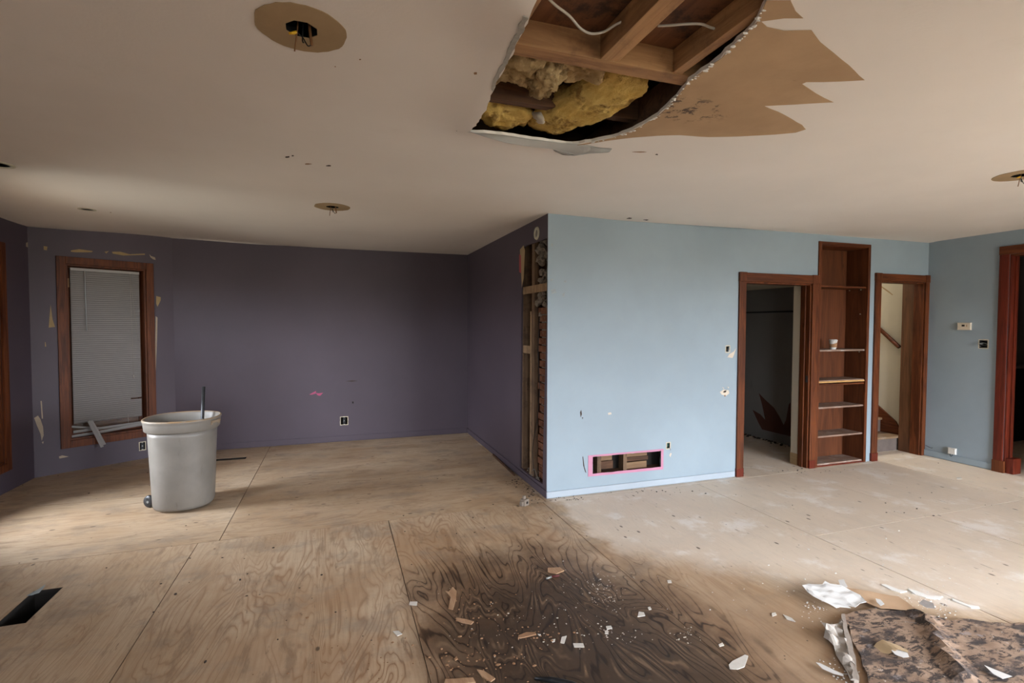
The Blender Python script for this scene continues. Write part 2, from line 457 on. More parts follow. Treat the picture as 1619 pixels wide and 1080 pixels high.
    # knots and nail heads
    kd = g.vor(g.co('UV', scale=(1.9, 1.0, 1)), 3.6); kn = g.ss(kd, .085, .040, 0, .85)
    c = g.mix(kn, c, (.085, .052, .03))
    nd = g.vor(g.co('Object', loc=(.3, .7, 0)), 7.5); c = g.mix(g.ss(nd, .042, .026, 0, .85), c, (.05, .035, .025))
    g.bump(g.ma('ADD', g.ma('MULTIPLY', fine, .4), g.ma('MULTIPLY', line, -.5)), .35, .002)
    g.put(g.b.inputs['Roughness'], g.ss(g.noise(P, 2, 4, .6), .3, .7, .42, .68))
    return g.col(c)
M_floor = mk_floor()
M_under = plain('dark_joist_space', (.03, .022, .016), .9)

# ================================================================== SETTING
XS = 1.693; YB = 4.013; YK = 6.815; XR = 6.41; XL = -2.78
WC = Vector((-1.77, YK, 0)); WE = Vector((XL, 6.13, 0))          # facet of the bay at the back
WE2 = Vector((XL, 3.97, 0)); WC2 = Vector((-1.77, 3.30, 0))
YR = -2.6; HW = 2.72
rnd = random.Random(4)

# ---- ceiling height (old, slightly out of level) ----
HOLE_PX = [(837, 0), (822, 38), (805, 80), (790, 108), (780, 127), (770, 150), (757, 178), (746, 194), (741, 204), (775, 209),
           (812, 215), (850, 221), (885, 226), (905, 228), (935, 224), (968, 217), (1000, 205), (1022, 193), (1040, 182), (1062, 160),
           (1078, 142), (1088, 128), (1108, 113), (1140, 90), (1165, 64), (1195, 35), (1205, 12), (1212, 0)]
HOLE = [tuple(ce(*p)[:2]) for p in HOLE_PX]+[(1.10, .95), (.93, .80), (.70, .83), (.56, 1.05)]
HOLE = rough(HOLE, .03, .006, 3)
LEFT_E = [tuple(ce(*p)[:2]) for p in [(837, 0), (805, 80), (780, 127), (741, 204)]]
def gauss(x, y, cx, cy, s): return math.exp(-((x-cx)**2+(y-cy)**2)/(2*s*s))
def cz(x, y):
    z = 2.44-.028*gauss(x, y, 3.2, 4.0, .8)+.035*gauss(x, y, -1.8, 6.8, .6)-.028*gauss(x, y, -2.8, 6.1, .45)+.012*gauss(x, y, 6.4, 3, .8)
    d = min(segdist((x, y), LEFT_E[i], LEFT_E[i+1]) for i in range(3))
    if x < 1.0 and y < 2.6:
        z -= .040*math.exp(-(d/.13)**1.5)*max(0, min(1, (2.60-y)/.25))
        z -= .010*math.sin(9*y+3*x)*math.exp(-(d/.2)**2)
    return z
def circ(cx, cy, r, n=20, ph=0): return [(cx+r*math.cos(2*PI*i/n+ph), cy+r*math.sin(2*PI*i/n+ph)) for i in range(n)]
FIX = [(-.098, 1.79), (-.026, 4.39), (4.05, 2.02)]
CANS = [(-1.90, 3.885, .062), (-1.945, 5.17, .045)]
def octo(cx, cy, r): return circ(cx, cy, r, 8, PI/8)
SCAR_PX = [(1212, 0), (1250, 0), (1258, 17), (1270, 28), (1240, 28), (1203, 33), (1213, 42), (1240, 48), (1283, 47), (1297, 66), (1330, 93), (1352, 112), (1367, 126),
           (1330, 128), (1275, 129), (1268, 132), (1290, 147), (1318, 161), (1280, 163), (1208, 167), (1240, 181), (1268, 197), (1274, 204), (1258, 209),
           (1225, 212), (1170, 215), (1120, 216), (1075, 213), (1040, 214), (1000, 217), (960, 222), (925, 228), (905, 230)]
bm = bmnew()
co_ = [(-3.1, 7.0), (-3.1, -2.8), (6.6, -2.8), (6.6, .45), (9.0, .45), (9.0, 4.1), (1.85, 4.1), (1.85, 7.0)]
holes = [HOLE]+[octo(x, y, .052) for x, y in FIX]+[circ(x, y, r) for x, y, r in CANS]
ex_ = [(x+.02*(j % 2), y) for i in range(34) for j in range(60) for x, y in [(.02+i*.031, 1.05+j*.031)]]
ex_ = [p for p in ex_ if not inside(p, HOLE) and polydist(p, HOLE) > .012 and polydist(p, HOLE) < .5 and all(math.hypot(p[0]-f[0], p[1]-f[1]) > .07 for f in FIX)]
panel(bm, co_, holes, lambda s, t, d: Vector((s, t, cz(s, t)+d)), .014, .16, extra=ex_)
for f in bm.faces:
    f.smooth = abs(f.calc_center_median().z-cz(*f.calc_center_median()[:2])) < .004
ceiling = struct('ceiling', bm, M_ceil, smooth=False)
md = ceiling.modifiers.new('edges', 'EDGE_SPLIT'); md.split_angle = math.radians(40)

def under(poly_xy, drop, th=.0012, grid=.08):
    b = bmnew(); panel(b, poly_xy, [], lambda s, t, d: Vector((s, t, cz(s, t)-drop+d)), th, grid); return b
scar = [tuple(ce(*p)[:2]) for p in SCAR_PX]
inner = [tuple(ce(*p)[:2]) for p in [(935, 224), (968, 217), (1000, 205), (1022, 193), (1040, 182), (1062, 160), (1078, 142), (1088, 128), (1108, 113), (1140, 90), (1165, 64), (1195, 35), (1205, 12)]]
scar_poly = rough(scar+[(p[0]+.006, p[1]+.004) for p in inner], .05, .0025, 9)
o = obj('torn_brown_drywall_face', under(scar_poly, .0022), M_tan, ceiling); 
o['label'] = 'brown torn drywall paper with jagged points beside the ceiling hole'
# loose white crumbs of core along the torn edge
bm = bmnew(); r2 = random.Random(12)
for i in range(60):
    a = r2.randrange(len(inner)-1); t = r2.random(); p = Vector(inner[a]).lerp(Vector(inner[a+1]), t)
    s = r2.uniform(.0015, .0055)
    c = Vector((p.x+r2.uniform(-.002, .012), p.y+r2.uniform(-.002, .01), cz(p.x, p.y)-.003))
    q = bmesh.ops.create_icosphere(bm, subdivisions=1, radius=s)
    for v in q['verts']: v.co = Vector((v.co.x*r2.uniform(.8, 3.2), v.co.y*r2.uniform(.8, 2.2), v.co.z*.6))*(1+.3*noise.noise(v.co*300+c*40))+c
o = obj('crumbled_edge', bm, M_gyp, ceiling)
# gypsum core laid bare along the sagging left edge
le = [(837, 0), (822, 38), (805, 80), (790, 108), (780, 127)]
poly = [tuple(ce(x-1, y)[:2]) for x, y in le]+[tuple(ce(x-w_, y-3)[:2]) for (x, y), w_ in zip(le[::-1], [3, 6, 6, 9, 10])]
obj('bare_core_strip', under(rough(poly, .02, .004, 2), .003, .002, .05), plain('grey_gypsum_core', (.42, .40, .36), .95, .2, 30, bump=.8), ceiling)
# hanging skin under the hole's far edge
def flap(px, drops, mt, name, th=.0015):
    pts = [tuple(ce(*p)[:2]) for p in px]
    b = bmnew(); n = len(px)//2
    top = px[:n]; bot = px[n:][::-1]
    V = []
    for i in range(n):
        a = ce(*top[i]); a.z = cz(a.x, a.y)-.001
        zz = a.z-drops[i]; c = on(bot[i][0], bot[i][1], (0, 0, 1), zz)
        row = []
        for k in range(6):
            t = k/5; p = a.lerp(c, t); p.z = a.z-drops[i]*math.sin(t*PI/2)**1.5
            p += Vector((0, 0, .004*noise.noise(p*14)))
            row.append(b.verts.new(p))
        V.append(row)
    for i in range(n-1):
        for k in range(5): b.faces.new((V[i][k], V[i+1][k], V[i+1][k+1], V[i][k+1]))
    r = bmesh.ops.solidify(b, geom=b.faces[:], thickness=th)
    return obj(name, b, mt, ceiling, smooth=True)
flap([(738, 203), (770, 208), (805, 214), (850, 221), (890, 226), (930, 229), (965, 238),
      (955, 240), (905, 245), (872, 236), (840, 232), (800, 226), (765, 216), (742, 208)][:14],
     [.012, .03, .035, .03, .028, .02, .006], M_paperw, 'hanging_paper_flap')
flap([(868, 230), (890, 231), (915, 232), (940, 232), (968, 235), (963, 241), (935, 243), (908, 246), (890, 245), (878, 240)],
     [.010, .02, .02, .015, .006], M_paperw, 'hanging_paper_flap')
# scuffs and nail pops on the ceiling
for px, py, w_, h_, mt in [(455, 248, 9, 3, M_dust), (463, 246, 4, 2, M_dust), (487, 259, 12, 2, M_chip), (520, 262, 12, 2, M_dust), (569, 94, 4, 1.5, M_chip), (530, 105, 3, 1.2, M_chip),
                           (175, 336, 4, 1, M_chip), (995, 342, 12, 1.6, M_dust), (1022, 344, 10, 1.2, M_dust), (1012, 240, 26, 1.2, M_chip), (1038, 244, 4, 2, M_dust), (752, 108, 6, 4, M_card),
                           (722, 204, 1.5, 1, M_dust)]:
    poly = [(px+.5*w_*math.cos(a)*rnd.uniform(.5, 1.1), py+.6*h_*math.sin(a)*rnd.uniform(.4, 1.2)) for a in [i*PI/4 for i in range(8)]]
    obj('paint_scuff', under([tuple(ce(*p)[:2]) for p in poly], .0012, .001, None), mt, ceiling)

# ---- attic space over the hole ----
att = sempty('trim_1')
bxo('sheathing', (.2, .4, 2.545), (1.9, 1.70, 2.56), M_sheath, att, 0)
bm = bmnew()
for lo, hi in [((.2, 1.70, 2.76), (2.2, 3.0, 2.78)), ((.18, .4, 2.455), (.2, 3.0, 2.78)), ((2.0, .4, 2.455), (2.02, 3.0, 2.78)), ((.18, 2.98, 2.455), (2.02, 3.0, 2.78)), ((.18, .38, 2.455), (2.02, .4, 2.78))]:
    box(bm, lo, hi)
obj('attic_lining', bm, M_dkfir, att)
def lumber(lo, hi, mt, label, group=None, M=None):
    b = bmnew(); box(b, lo, hi, M, .002); o = obj('ceiling_joist', b, mt); return tag(o, label, 'joist', group)
bm = bmnew(); box(bm, (.22, 1.672, 2.455), (1.98, 1.710, 2.545), None, .002); tag(obj('header_beam', bm, M_fir), 'tan wooden header board crossing the ceiling hole, side facing the joists', 'beam')
bm = bmnew(); box(bm, (.22, 1.712, 2.458), (1.98, 1.750, 2.600), None, .002); tag(obj('header_beam', bm, M_fir), 'second header board doubled behind the tan one in the ceiling hole', 'beam')
lumber((.905, .42, 2.455), (.943, 1.670, 2.543), M_firY, 'left board of the doubled joist meeting the header in the ceiling hole')
lumber((.945, .42, 2.458), (.980, 1.670, 2.543), M_firY, 'right board of the doubled joist meeting the header in the ceiling hole')
lumber((1.215, .42, 2.457), (1.255, 1.670, 2.543), M_firY, 'single joist at the right edge of the ceiling hole')
lumber((.545, .42, 2.457), (.580, 1.670, 2.543), M_firY, 'single joist along the left torn edge of the ceiling hole')
bm = bmnew(); box(bm, (.22, 2.195, 2.50), (1.98, 2.245, 2.60), None, .002); tag(obj('ceiling_board', bm, M_dkfir), 'dark red-brown board deep in the ceiling hole behind the insulation', 'board')
for x in (1.40,):
    bm = bmnew(); box(bm, (x, 1.752, 2.458), (x+.038, 2.97, 2.60), None, .002)
    tag(obj('ceiling_joist', bm, M_dkfir), 'dark joist over the ceiling beyond the header at right', 'joist')
def blob(name, c, s, rot, amp, fr, mt, seed=0, sub=5):
    b = bmnew(); bmesh.ops.create_icosphere(b, subdivisions=sub, radius=1)
    R = Matrix.Rotation(rot[2], 3, 'Z') @ Matrix.Rotation(rot[1], 3, 'Y') @ Matrix.Rotation(rot[0], 3, 'X')
    for v in b.verts:
        p = v.co.copy(); q = Vector([math.copysign(abs(a)**.72, a) for a in p])
        q = Vector((q.x*s[0], q.y*s[1], q.z*s[2]))
        n = noise.fractal(q*fr+Vector((seed, 0, 0)), .6, 2, 4)*amp+noise.noise(q*70+Vector((0, 0, seed)))*.003-abs(noise.noise(q*22+Vector((0, seed, 3))))*amp*.5+abs(noise.noise(q*fr*.6+Vector((0, seed, 0))))*amp*1.3
        v.co = R @ (q+p.normalized()*n)+Vector(c)
    return obj(name, b, mt, smooth=True)
tag(blob('insulation_batt', (1.085, 2.17, 2.530), (.125, .350, .055), (.0, .14, .27), .022, 9, M_yins, 1), 'long bright yellow insulation batt sagging diagonally through the ceiling hole', 'insulation')
tag(blob('insulation_batt', (.645, 1.93, 2.545), (.115, .16, .055), (.1, 0, .1), .035, 11, M_bins, 5), 'dull tan insulation bulging by the left edge of the ceiling hole', 'insulation')
tag(blob('insulation_batt', (.815, 1.99, 2.525), (.050, .17, .055), (.25, .1, -.12), .030, 12, M_bins, 9), 'crumpled hanging fold of brown insulation below the header board', 'insulation')
tag(blob('insulation_batt', (.93, 1.90, 2.555), (.10, .07, .035), (0, .2, -.5), .028, 13, M_bins, 13), 'thin ragged tongue of brown insulation pointing at the yellow batt', 'insulation')
tag(blob('insulation_batt', (.775, 2.41, 2.545), (.16, .10, .045), (0, 0, .1), .025, 10, M_yins, 17), 'small pale yellow insulation lump in the lower left corner of the ceiling hole', 'insulation')
tag(blob('plaster_scrap', (.925, 2.32, 2.50), (.028, .035, .014), (.3, .4, .5), .012, 20, M_gypd, 3, 3), 'white plaster scrap wedged beside the yellow batt in the ceiling hole', 'plaster')
def cable(pts, r, name, label, mt=None):
    b = bmnew(); tube(b, smoothpath(pts, 8), r, 8); return tag(obj(name, b, mt or M_cable, smooth=True), label, 'cable')
cable([ce(862, -8, 2.52), ce(878, 8, 2.50), ce(900, 25, 2.49), ce(918, 45, 2.478), ce(935, 53, 2.476), ce(955, 50, 2.485), ce(972, 40, 2.50), ce(984, 34, 2.512), ce(992, 30, 2.52)], .0042, 'electrical_cable', 'white electrical cable looping down left of the doubled joist')
cable([ce(1040, 41, 2.51), ce(1060, 40, 2.508), ce(1085, 38, 2.506), ce(1108, 38, 2.504), ce(1122, 43, 2.502), ce(1134, 47, 2.50)], .0042, 'electrical_cable', 'short white cable running right from the doubled joist')

# ---- floor: separate sheets with open seams over dark joists ----
GAP = .0026
sheets = []
def rows(x0, x1, ys, d):
    for a, b in zip(ys, ys[1:]): sheets.append((x0, x1, a, b, d))
rows(-3.4, -2.13, [-2.9, -1.2, 1.24, 3.95], 'Y'); rows(-2.13, -.91, [-2.9, -.8, 1.51, 3.95], 'Y'); rows(-.91, .36, [-2.9, -1.6, .9, 3.95], 'Y')
rows(.36, 1.63, [-2.9, -.8, 1.35, 3.95], 'Y'); rows(1.63, 3.2, [-2.9, -1.0, 1.47, 3.95], 'Y'); rows(3.2, 4.42, [-2.9, -1.0, 2.69, 3.95], 'Y'); rows(4.42, 5.64, [-2.9, -1.0, 2.69, 3.95], 'Y'); rows(5.64, 9.2, [-2.9, 0, 2.69, 3.95], 'Y')
for a, b in zip([3.95, 5.17, 6.39], [5.17, 6.39, 8.4]):
    for c, d in zip([-3.4, -.78, 1.66, 4.1, 6.54], [-.78, 1.66, 4.1, 6.54, 9.2]): sheets.append((c, d, a, b, 'X'))
VENT1 = [tuple(fl(*p)[:2]) for p in [(4, 984), (72, 931), (101, 929), (45, 981)]]
VENT2 = [tuple(fl(*p)[:2]) for p in [(334, 730), (392, 726), (395, 723), (334, 726)]]
VENT2 = [(-1.36, 6.27), (-.97, 6.27), (-.97, 6.36), (-1.36, 6.36)]
VENT1 = [(-1.62, 3.16), (-1.485, 3.16), (-1.485, 3.53), (-1.62, 3.53)]
bm = bmnew(); tl = bm.faces.layers.float.new('tint'); sr = random.Random(8)
for i, (x0, x1, y0, y1, d) in enumerate(sheets):
    ou_, ov_ = sr.uniform(0, 40), sr.uniform(0, 40)
    uvf = (lambda s, t, a=ou_, b=ov_: (s+a, t+b)) if d == 'Y' else (lambda s, t, a=ou_, b=ov_: (t+a, s+b))
    hs = [v for v in (VENT1, VENT2) if x0 < v[0][0] < x1 and y0 < v[0][1] < y1]
    before = len(bm.faces); j = [sr.uniform(-GAP, GAP*.4) for _ in range(4)]
    panel(bm, [(x0+GAP+j[0], y0+GAP), (x1-GAP+j[1], y0+GAP), (x1-GAP+j[2], y1-GAP+j[3]*.5), (x0+GAP, y1-GAP+j[3])], hs, lambda s, t, dd: Vector((s, t, -dd)), .018, None, uvf=uvf)
    bm.faces.ensure_lookup_table(); tv = sr.random()
    for f in bm.faces[before:]: f[tl] = tv
floor = struct('floor', bm, M_floor)
bm = bmnew()
box(bm, (-3.4, -2.9, -.30), (9.2, 8.4, -.26)); obj('subfloor', bm, M_under, floor)
bm = bmnew()
for v in (VENT1, VENT2):
    x0, x1, y0, y1 = v[0][0], v[1][0], v[0][1], v[2][1]
    for lo, hi in [((x0-.004, y0, -.26), (x0, y1, -.019)), ((x1, y0, -.26), (x1+.004, y1, -.019)), ((x0, y0-.004, -.26), (x1, y0, -.019)), ((x0, y1, -.26), (x1, y1+.004, -.019)), ((x0+.001, y1-.004, -.26), (x1-.001, y1-.001, -.0015)), ((x0+.001, y0+.001, -.26), (x0+.004, y1-.004, -.0015)), ((x1-.004, y0+.001, -.26), (x1-.001, y1-.004, -.0015))]: box(bm, lo, hi)
obj('vent_shade_liner', bm, M_void, floor)  # near-black liners paint in the vent holes' shade over the lit rims

# ---- walls ----
def wall(name, a, b, holes, mt, nrm, thick=.10, top=HW, z0=0, grid=None):
    a = Vector(a); b = Vector(b); L = (b-a).length; u = (b-a)/L; n = Vector(nrm).normalized()
    bm = bmnew()
    panel(bm, [(0, z0), (L, z0), (L, top), (0, top)], holes, lambda s, t, d: Vector((a.x+u.x*s-n.x*d, a.y+u.y*s-n.y*d, t)), thick, grid)
    return struct(name, bm, mt), a, u, n
def r4(a, b, c, d): return [(a, c), (b, c), (b, d), (a, d)]
TOPZ = 2.56
wk, *_ = wall('wall_back', (WC.x, YK, 0), (XS+.1, YK, 0), [r4(.035-WC.x, .12-WC.x, .215, .312)], M_purple, (0, -1, 0), .1, TOPZ)
u1 = (WC-WE).normalized(); n1v = Vector((u1.y, -u1.x, 0)); L1 = (WC-WE).length
W1 = (.27, .952, .315, 2.09)
OUT1 = (.862, .914, .10, .185)
wf, *_ = wall('wall_left_back', WE, WC, [r4(*W1), r4(*OUT1)], M_purple, n1v, .14, TOPZ)
W2 = (4.30, 5.67, .26, 2.135)
wl, *_ = wall('wall_left', (XL, 3.97, 0), (XL, 6.13, 0), [r4(W2[0]-3.97, W2[1]-3.97, W2[2], W2[3])], M_purple, (1, 0, 0), .14, TOPZ)
u3 = (WE2-WC2).normalized(); n3v = Vector((u3.y, -u3.x, 0)); 
W3 = (.27, .94, 1.25, 2.09)
wall('wall_left_near', WC2, WE2, [r4(*W3)], M_purple, n3v, .14, TOPZ)
wall('wall_left_front', (-1.77, YR, 0), (-1.77, 3.30, 0), [], M_purple, (1, 0, 0), .14, TOPZ)
W4 = (3.1, 6.25, .05, 2.25)
W6 = (-2.2, .30, .5, 2.2)
W5 = (-.9, .5, .9, 2.05)
wr, *_ = wall('wall_front', (-1.77, YR, 0), (XR, YR, 0), [r4(W4[0]+1.77, W4[1]+1.77, W4[2], W4[3]), r4(W5[0]+1.77, W5[1]+1.77, W5[2], W5[3])], M_blue, (0, 1, 0), .14, TOPZ)
D3 = (2.42, 3.262)
BX3 = (3.425, 3.50, 1.262, 1.345)
wrt, *_ = wall('wall_right', (XR, YR, 0), (XR, YB, 0), [[(D3[0]-YR, 0), (D3[1]-YR, 0), (D3[1]-YR, 2.215), (D3[0]-YR, 2.215)], r4(BX3[0]-YR, BX3[1]-YR, BX3[2], BX3[3]), r4(W6[0]-YR, W6[1]-YR, W6[2], W6[3])], M_blue, (-1, 0, 0), .12, TOPZ)
# purple side of the corner, with the stripped opening
SH_PX = [(826, 396), (829, 390), (835, 387), (850, 382), (865, 377), (866, 440), (864, 520), (861, 620), (859, 700), (858, 766), (845, 757), (832, 748), (822, 739), (823, 640), (824, 540), (825, 450)]
SH = [(on(x, y, (1, 0, 0), XS).y-YB, on(x, y, (1, 0, 0), XS).z) for x, y in SH_PX]
ws, *_ = wall('wall_side', (XS, YB+.0005, 0), (XS, YK, 0), [rough(SH, .05, .003, 5)], M_purple, (-1, 0, 0), .016, TOPZ)
# blue wall with doors, recess and bookcase openings
def bl(px, py): p = on(px, py, (0, 1, 0), YB); return (p.x, p.z)
D1 = (3.79, 4.650); D1H = 1.925
BK = (4.760, 5.442); BKZ = 2.345
D2 = (5.642, 6.352); D2H = 1.985
VR = (2.135, 2.845, .172, .328)
BX1 = (3.570, 3.612, 1.235, 1.292)
BX2 = (2.905, 2.940, .342, .395)
hb = [[(a, b) for a, b in ((D1[0], 0), (D1[1], 0), (D1[1], D1H), (D1[0], D1H))], r4(BK[0]-.015, BK[1]+.015, .0, BKZ), [(D2[0], 0), (D2[1], 0), (D2[1], D2H), (D2[0], D2H)],
      rough(r4(*VR), .05, .003, 7), rough([(BX1[0], BX1[3]), (BX1[0], BX1[2]+.004), (BX1[0]+.012, BX1[2]), (BX1[1]-.014, BX1[2]-.004), (BX1[1]-.008, BX1[2]+.03), (BX1[1], BX1[3])], .02, .002, 6), rough(r4(*BX2), .03, .002, 8)]
hb = [[(p[0]-XS-.0008, p[1]) for p in h] for h in hb]
wb, *_ = wall('wall_blue', (XS+.0008, YB, 0), (XR, YB, 0), hb, M_blue, (0, -1, 0), .016, TOPZ)
wb.name = 'wall_middle'
# blue paint ends at the corner bead; raw edge strip in purple
# fill of the thick wall between rooms, with room for the openings
bm = bmnew()
box(bm, (3.0, YB+.11, 0), (D1[0], YB+.125, 1.98))
struct('wall_far_room_front', bm, M_charcoal)

# baseboards (painted over)
def baseboard(name, lo, hi, mt):
    b = bmnew(); box(b, lo, hi, None, .003); return struct(name, b, mt)
baseboard('baseboard_side', (XS-.012, YB-.012, .006), (XS-.0005, YK, .068), M_purple)
M_bluebase = paint('blue_baseboard_paint', (.37, .42, .47), (.42, .45, .46), .2)
baseboard('baseboard_middle', (XS-.0115, YB-.012, .008), (3.695, YB-.0005, .060), M_bluebase)
baseboard('baseboard_back', (WC.x+.01, YK-.010, .006), (XS-.014, YK-.0005, .075), M_purple)
baseboard('baseboard_right', (XR-.012, 3.345, .005), (XR-.0005, YB-.008, .070), M_blue)
bm = bmnew(); box(bm, (3.7, YB-.02, 0), (3.705, YB, .001)); bm.free()

# ---- door and window trim ----
def trimbox(lo, hi, name, parent, mt, bev=.004): return bxo(name, lo, hi, mt, parent, bev)
def door_trim(name, x0, x1, h, cw, ch, depth, jm):
    d = sempty(name); y = YB
    trimbox((x0-cw, y-.020, .0), (x0, y-.0005, h), 'casing', d, M_wood)
    trimbox((x1, y-.020, .0), (x1+cw, y-.0005, h), 'casing', d, M_wood)
    trimbox((x0, y-.020, h), (x1, y-.0005, h+ch), 'head_casing', d, M_woodX)
    for a in (x0-cw-.003, x1-.003): trimbox((a, y-.026, h-.002), (a+cw+.006, y-.0005, h+ch+.004), 'corner_block', d, M_wood)
    trimbox((x0-.002, y-.0005, 0), (x0+.016, y+depth, h), 'jamb', d, jm, .002)
    trimbox((x1-.016, y-.0005, 0), (x1+.002, y+depth, h), 'jamb', d, jm, .002)
    trimbox((x0, y-.0005, h-.016), (x1, y+depth, h+.002), 'head_jamb', d, jm, .002)
    return d
d1 = door_trim('door_1', D1[0], D1[1], D1H, .082, .085, .115, M_wood)
trimbox((D1[1]-.030, YB+.045, 0), (D1[1]-.016, YB+.085, D1H-.016), 'door_stop', d1, M_wood)
trimbox((D1[0]+.016, YB+.045, 0), (D1[0]+.030, YB+.085, D1H-.016), 'door_stop', d1, M_wood)
trimbox((D1[1]-.019, YB+.012, .90), (D1[1]-.0155, YB+.035, .97), 'strike_plate', d1, M_pipe, .001)
bxo('plinth_block', (D1[0]-.086, YB-.024, 0), (D1[0]+.001, YB-.0005, .085), M_red, d1, .003)
bxo('plinth_block', (D1[1]-.001, YB-.024, 0), (D1[1]+.086, YB-.0005, .085), M_red, d1, .003)
M_jamb2 = timber('tan_stained_jamb', (.075, .030, .012), (.16, .070, .030), 'Z', .45)
d2 = door_trim('door_2', D2[0], D2[1], D2H, .086, .080, .10, M_wood)
bxo('deep_jamb', (D2[1]-.004, YB+.10, 0), (D2[1]+.012, YB+.235, 2.3), M_jamb2, d2, .001)
bxo('plinth_block', (D2[0]-.094, YB-.026, 0), (D2[0]+.001, YB-.0005, .09), M_red, d2, .003)
d3 = sempty('door_3')
for lo, hi, nm, mt in [((XR-.022, D3[1], 0), (XR-.0005, D3[1]+.078, 2.215), 'casing', M_red), ((XR-.022, D3[0]-.078, 0), (XR-.0005, D3[0], 2.215), 'casing', M_red),
                   ((XR-.022, D3[0]-.082, 2.215), (XR-.0005, D3[1]+.082, 2.30), 'head_casing', M_woodY),
                   ((XR-.0005, D3[1]-.018, 0), (XR+.12, D3[1]+.001, 2.215), 'jamb', M_red), ((XR-.0005, D3[0]-.001, 0), (XR+.12, D3[0]+.018, 2.215), 'jamb', M_red),
                   ((XR-.0005, D3[0], 2.198), (XR+.12, D3[1], 2.216), 'head_jamb', M_woodY), ((XR+.05, D3[1]-.032, 0), (XR+.085, D3[1]-.018, 2.198), 'door_stop', M_red)]:
    trimbox(lo, hi, nm, d3, mt)
bxo('plinth_block', (XR-.030, D3[1]-.02, 0), (XR+.002, D3[1]+.082, .12), M_wood, d3, .003)
bxo('plinth_block', (XR+.002, D3[1]-.085, 0), (XR+.125, D3[1]-.018, .155), M_red, d3, .004)

# ---- windows ----
def window(name, org, u, n, W, sashes=2, with_apron=True, casing=.072, mt=M_wood):
    """org + u*s along the wall; n points into the room"""
    w_ = sempty(name); org = Vector(org); s0, s1, z0, z1 = W
    R = Matrix(((u.x, -n.x, 0, org.x), (u.y, -n.y, 0, org.y), (0, 0, 1, 0), (0, 0, 0, 1)))   # local (s, depth, z)
    def tb(lo, hi, nm, m_, bev=.003): return bxo(nm, lo, hi, m_, w_, bev, R)
    c = casing
    tb((s0-c, -.020, z0-c), (s0, -.0005, z1+c), 'casing', mt); tb((s1, -.020, z0-c), (s1+c, -.0005, z1+c), 'casing', mt)
    tb((s0, -.020, z1), (s1, -.0005, z1+c), 'head_casing', mt); tb((s0, -.020, z0-c), (s1, -.0005, z0), 'sill_casing', mt)
    tb((s0-.001, -.0005, z0), (s0+.018, .14, z1), 'jamb', mt); tb((s1-.018, -.0005, z0), (s1+.001, .14, z1), 'jamb', mt)
    tb((s0, -.0005, z1-.018), (s1, .14, z1+.001), 'head_jamb', mt); tb((s0, -.0005, z0-.001), (s1, .14, z0+.018), 'window_sill', mt)
    a, b = s0+.018, s1-.018; k = (b-a)/sashes
    for i in range(sashes):
        p, q = a+k*i, a+k*(i+1); bm = bmnew()
        for lo, hi in [((p, .115, z0+.018), (p+.035, .138, z1-.018)), ((q-.035, .115, z0+.018), (q, .138, z1-.018)), ((p+.035, .115, z0+.018), (q-.035, .138, z0+.06)), ((p+.035, .115, z1-.055), (q-.035, .138, z1-.018)), ]:
            box(bm, lo, hi, R, .002)
        sa = obj('sash_frame', bm, mt, w_, world=True)
        bm = bmnew(); box(bm, (p+.034, .125, z0+.059), (q-.034, .129, z1-.054), R); obj('pane', bm, M_glass, sa, world=True)
    return w_, R
g = G('window_glass', .02, .5); g.N.remove(g.b)
tr = g.N.new('ShaderNodeBsdfTransparent'); gl = g.N.new('ShaderNodeBsdfGlossy'); gl.inputs['Roughness'].default_value = .02
fr = g.N.new('ShaderNodeFresnel'); fr.inputs[0].default_value = 1.45; mx = g.N.new('ShaderNodeMixShader')
g.L(fr.outputs[0], mx.inputs[0]); g.L(tr.outputs[0], mx.inputs[1]); g.L(gl.outputs[0], mx.inputs[2]); g.L(mx.outputs[0], g.out.inputs[0]); M_glass = g.m
win1, R1 = window('window_1', WE, u1, n1v, W1, 1)
win2, R2 = window('window_2', (XL, 0, 0), Vector((0, 1, 0)), Vector((1, 0, 0)), W2, 2)
win3, R3 = window('window_5', WC2, u3, n3v, W3, 1)
win4, R4 = window('window_4', (0, YR, 0), Vector((1, 0, 0)), Vector((0, 1, 0)), W4, 2)
win6, R6 = window('window_3', (XR, 0, 0), Vector((0, 1, 0)), Vector((-1, 0, 0)), W6, 3)
win5, R5 = window('window_6', (0, YR, 0), Vector((1, 0, 0)), Vector((0, 1, 0)), W5, 2)
for R_, W_, n_ in ((R3, W3, n3v), (R2, (4.30, 4.98, W2[2], 1.80), Vector((1, 0, 0))), (R6, W6, Vector((-1, 0, 0))), (R4, W4, Vector((0, 1, 0))), (R5, W5, Vector((0, 1, 0)))):
    c_ = R_ @ Vector(((W_[0]+W_[1])/2, .145, (W_[2]+W_[3])/2)); portal(c_, (W_[1]-W_[0], W_[3]-W_[2]), n_)

# ================================================================== ROOMS BEYOND
def slab(name, lo, hi, mt, parent=None):
    b = bmnew(); box(b, lo, hi); return struct(name, b, mt, parent)
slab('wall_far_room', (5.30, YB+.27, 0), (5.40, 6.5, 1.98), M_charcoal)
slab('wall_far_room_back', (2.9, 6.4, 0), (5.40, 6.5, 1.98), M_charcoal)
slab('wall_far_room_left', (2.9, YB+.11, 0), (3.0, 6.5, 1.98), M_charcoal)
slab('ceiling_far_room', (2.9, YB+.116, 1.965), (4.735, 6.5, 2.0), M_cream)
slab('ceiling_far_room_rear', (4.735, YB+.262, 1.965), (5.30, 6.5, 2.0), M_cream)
slab('trim_2', (D1[1]-.002, YB+.116, .12), (D1[1]+.10, YB+.215, 1.965), M_cream)
slab('trim_3', (D1[1]-.006, YB+.116, 0), (D1[1]+.10, YB+.217, .12), timber('tan_baseboard', (.30, .20, .10), (.42, .30, .16), 'Y', .5))
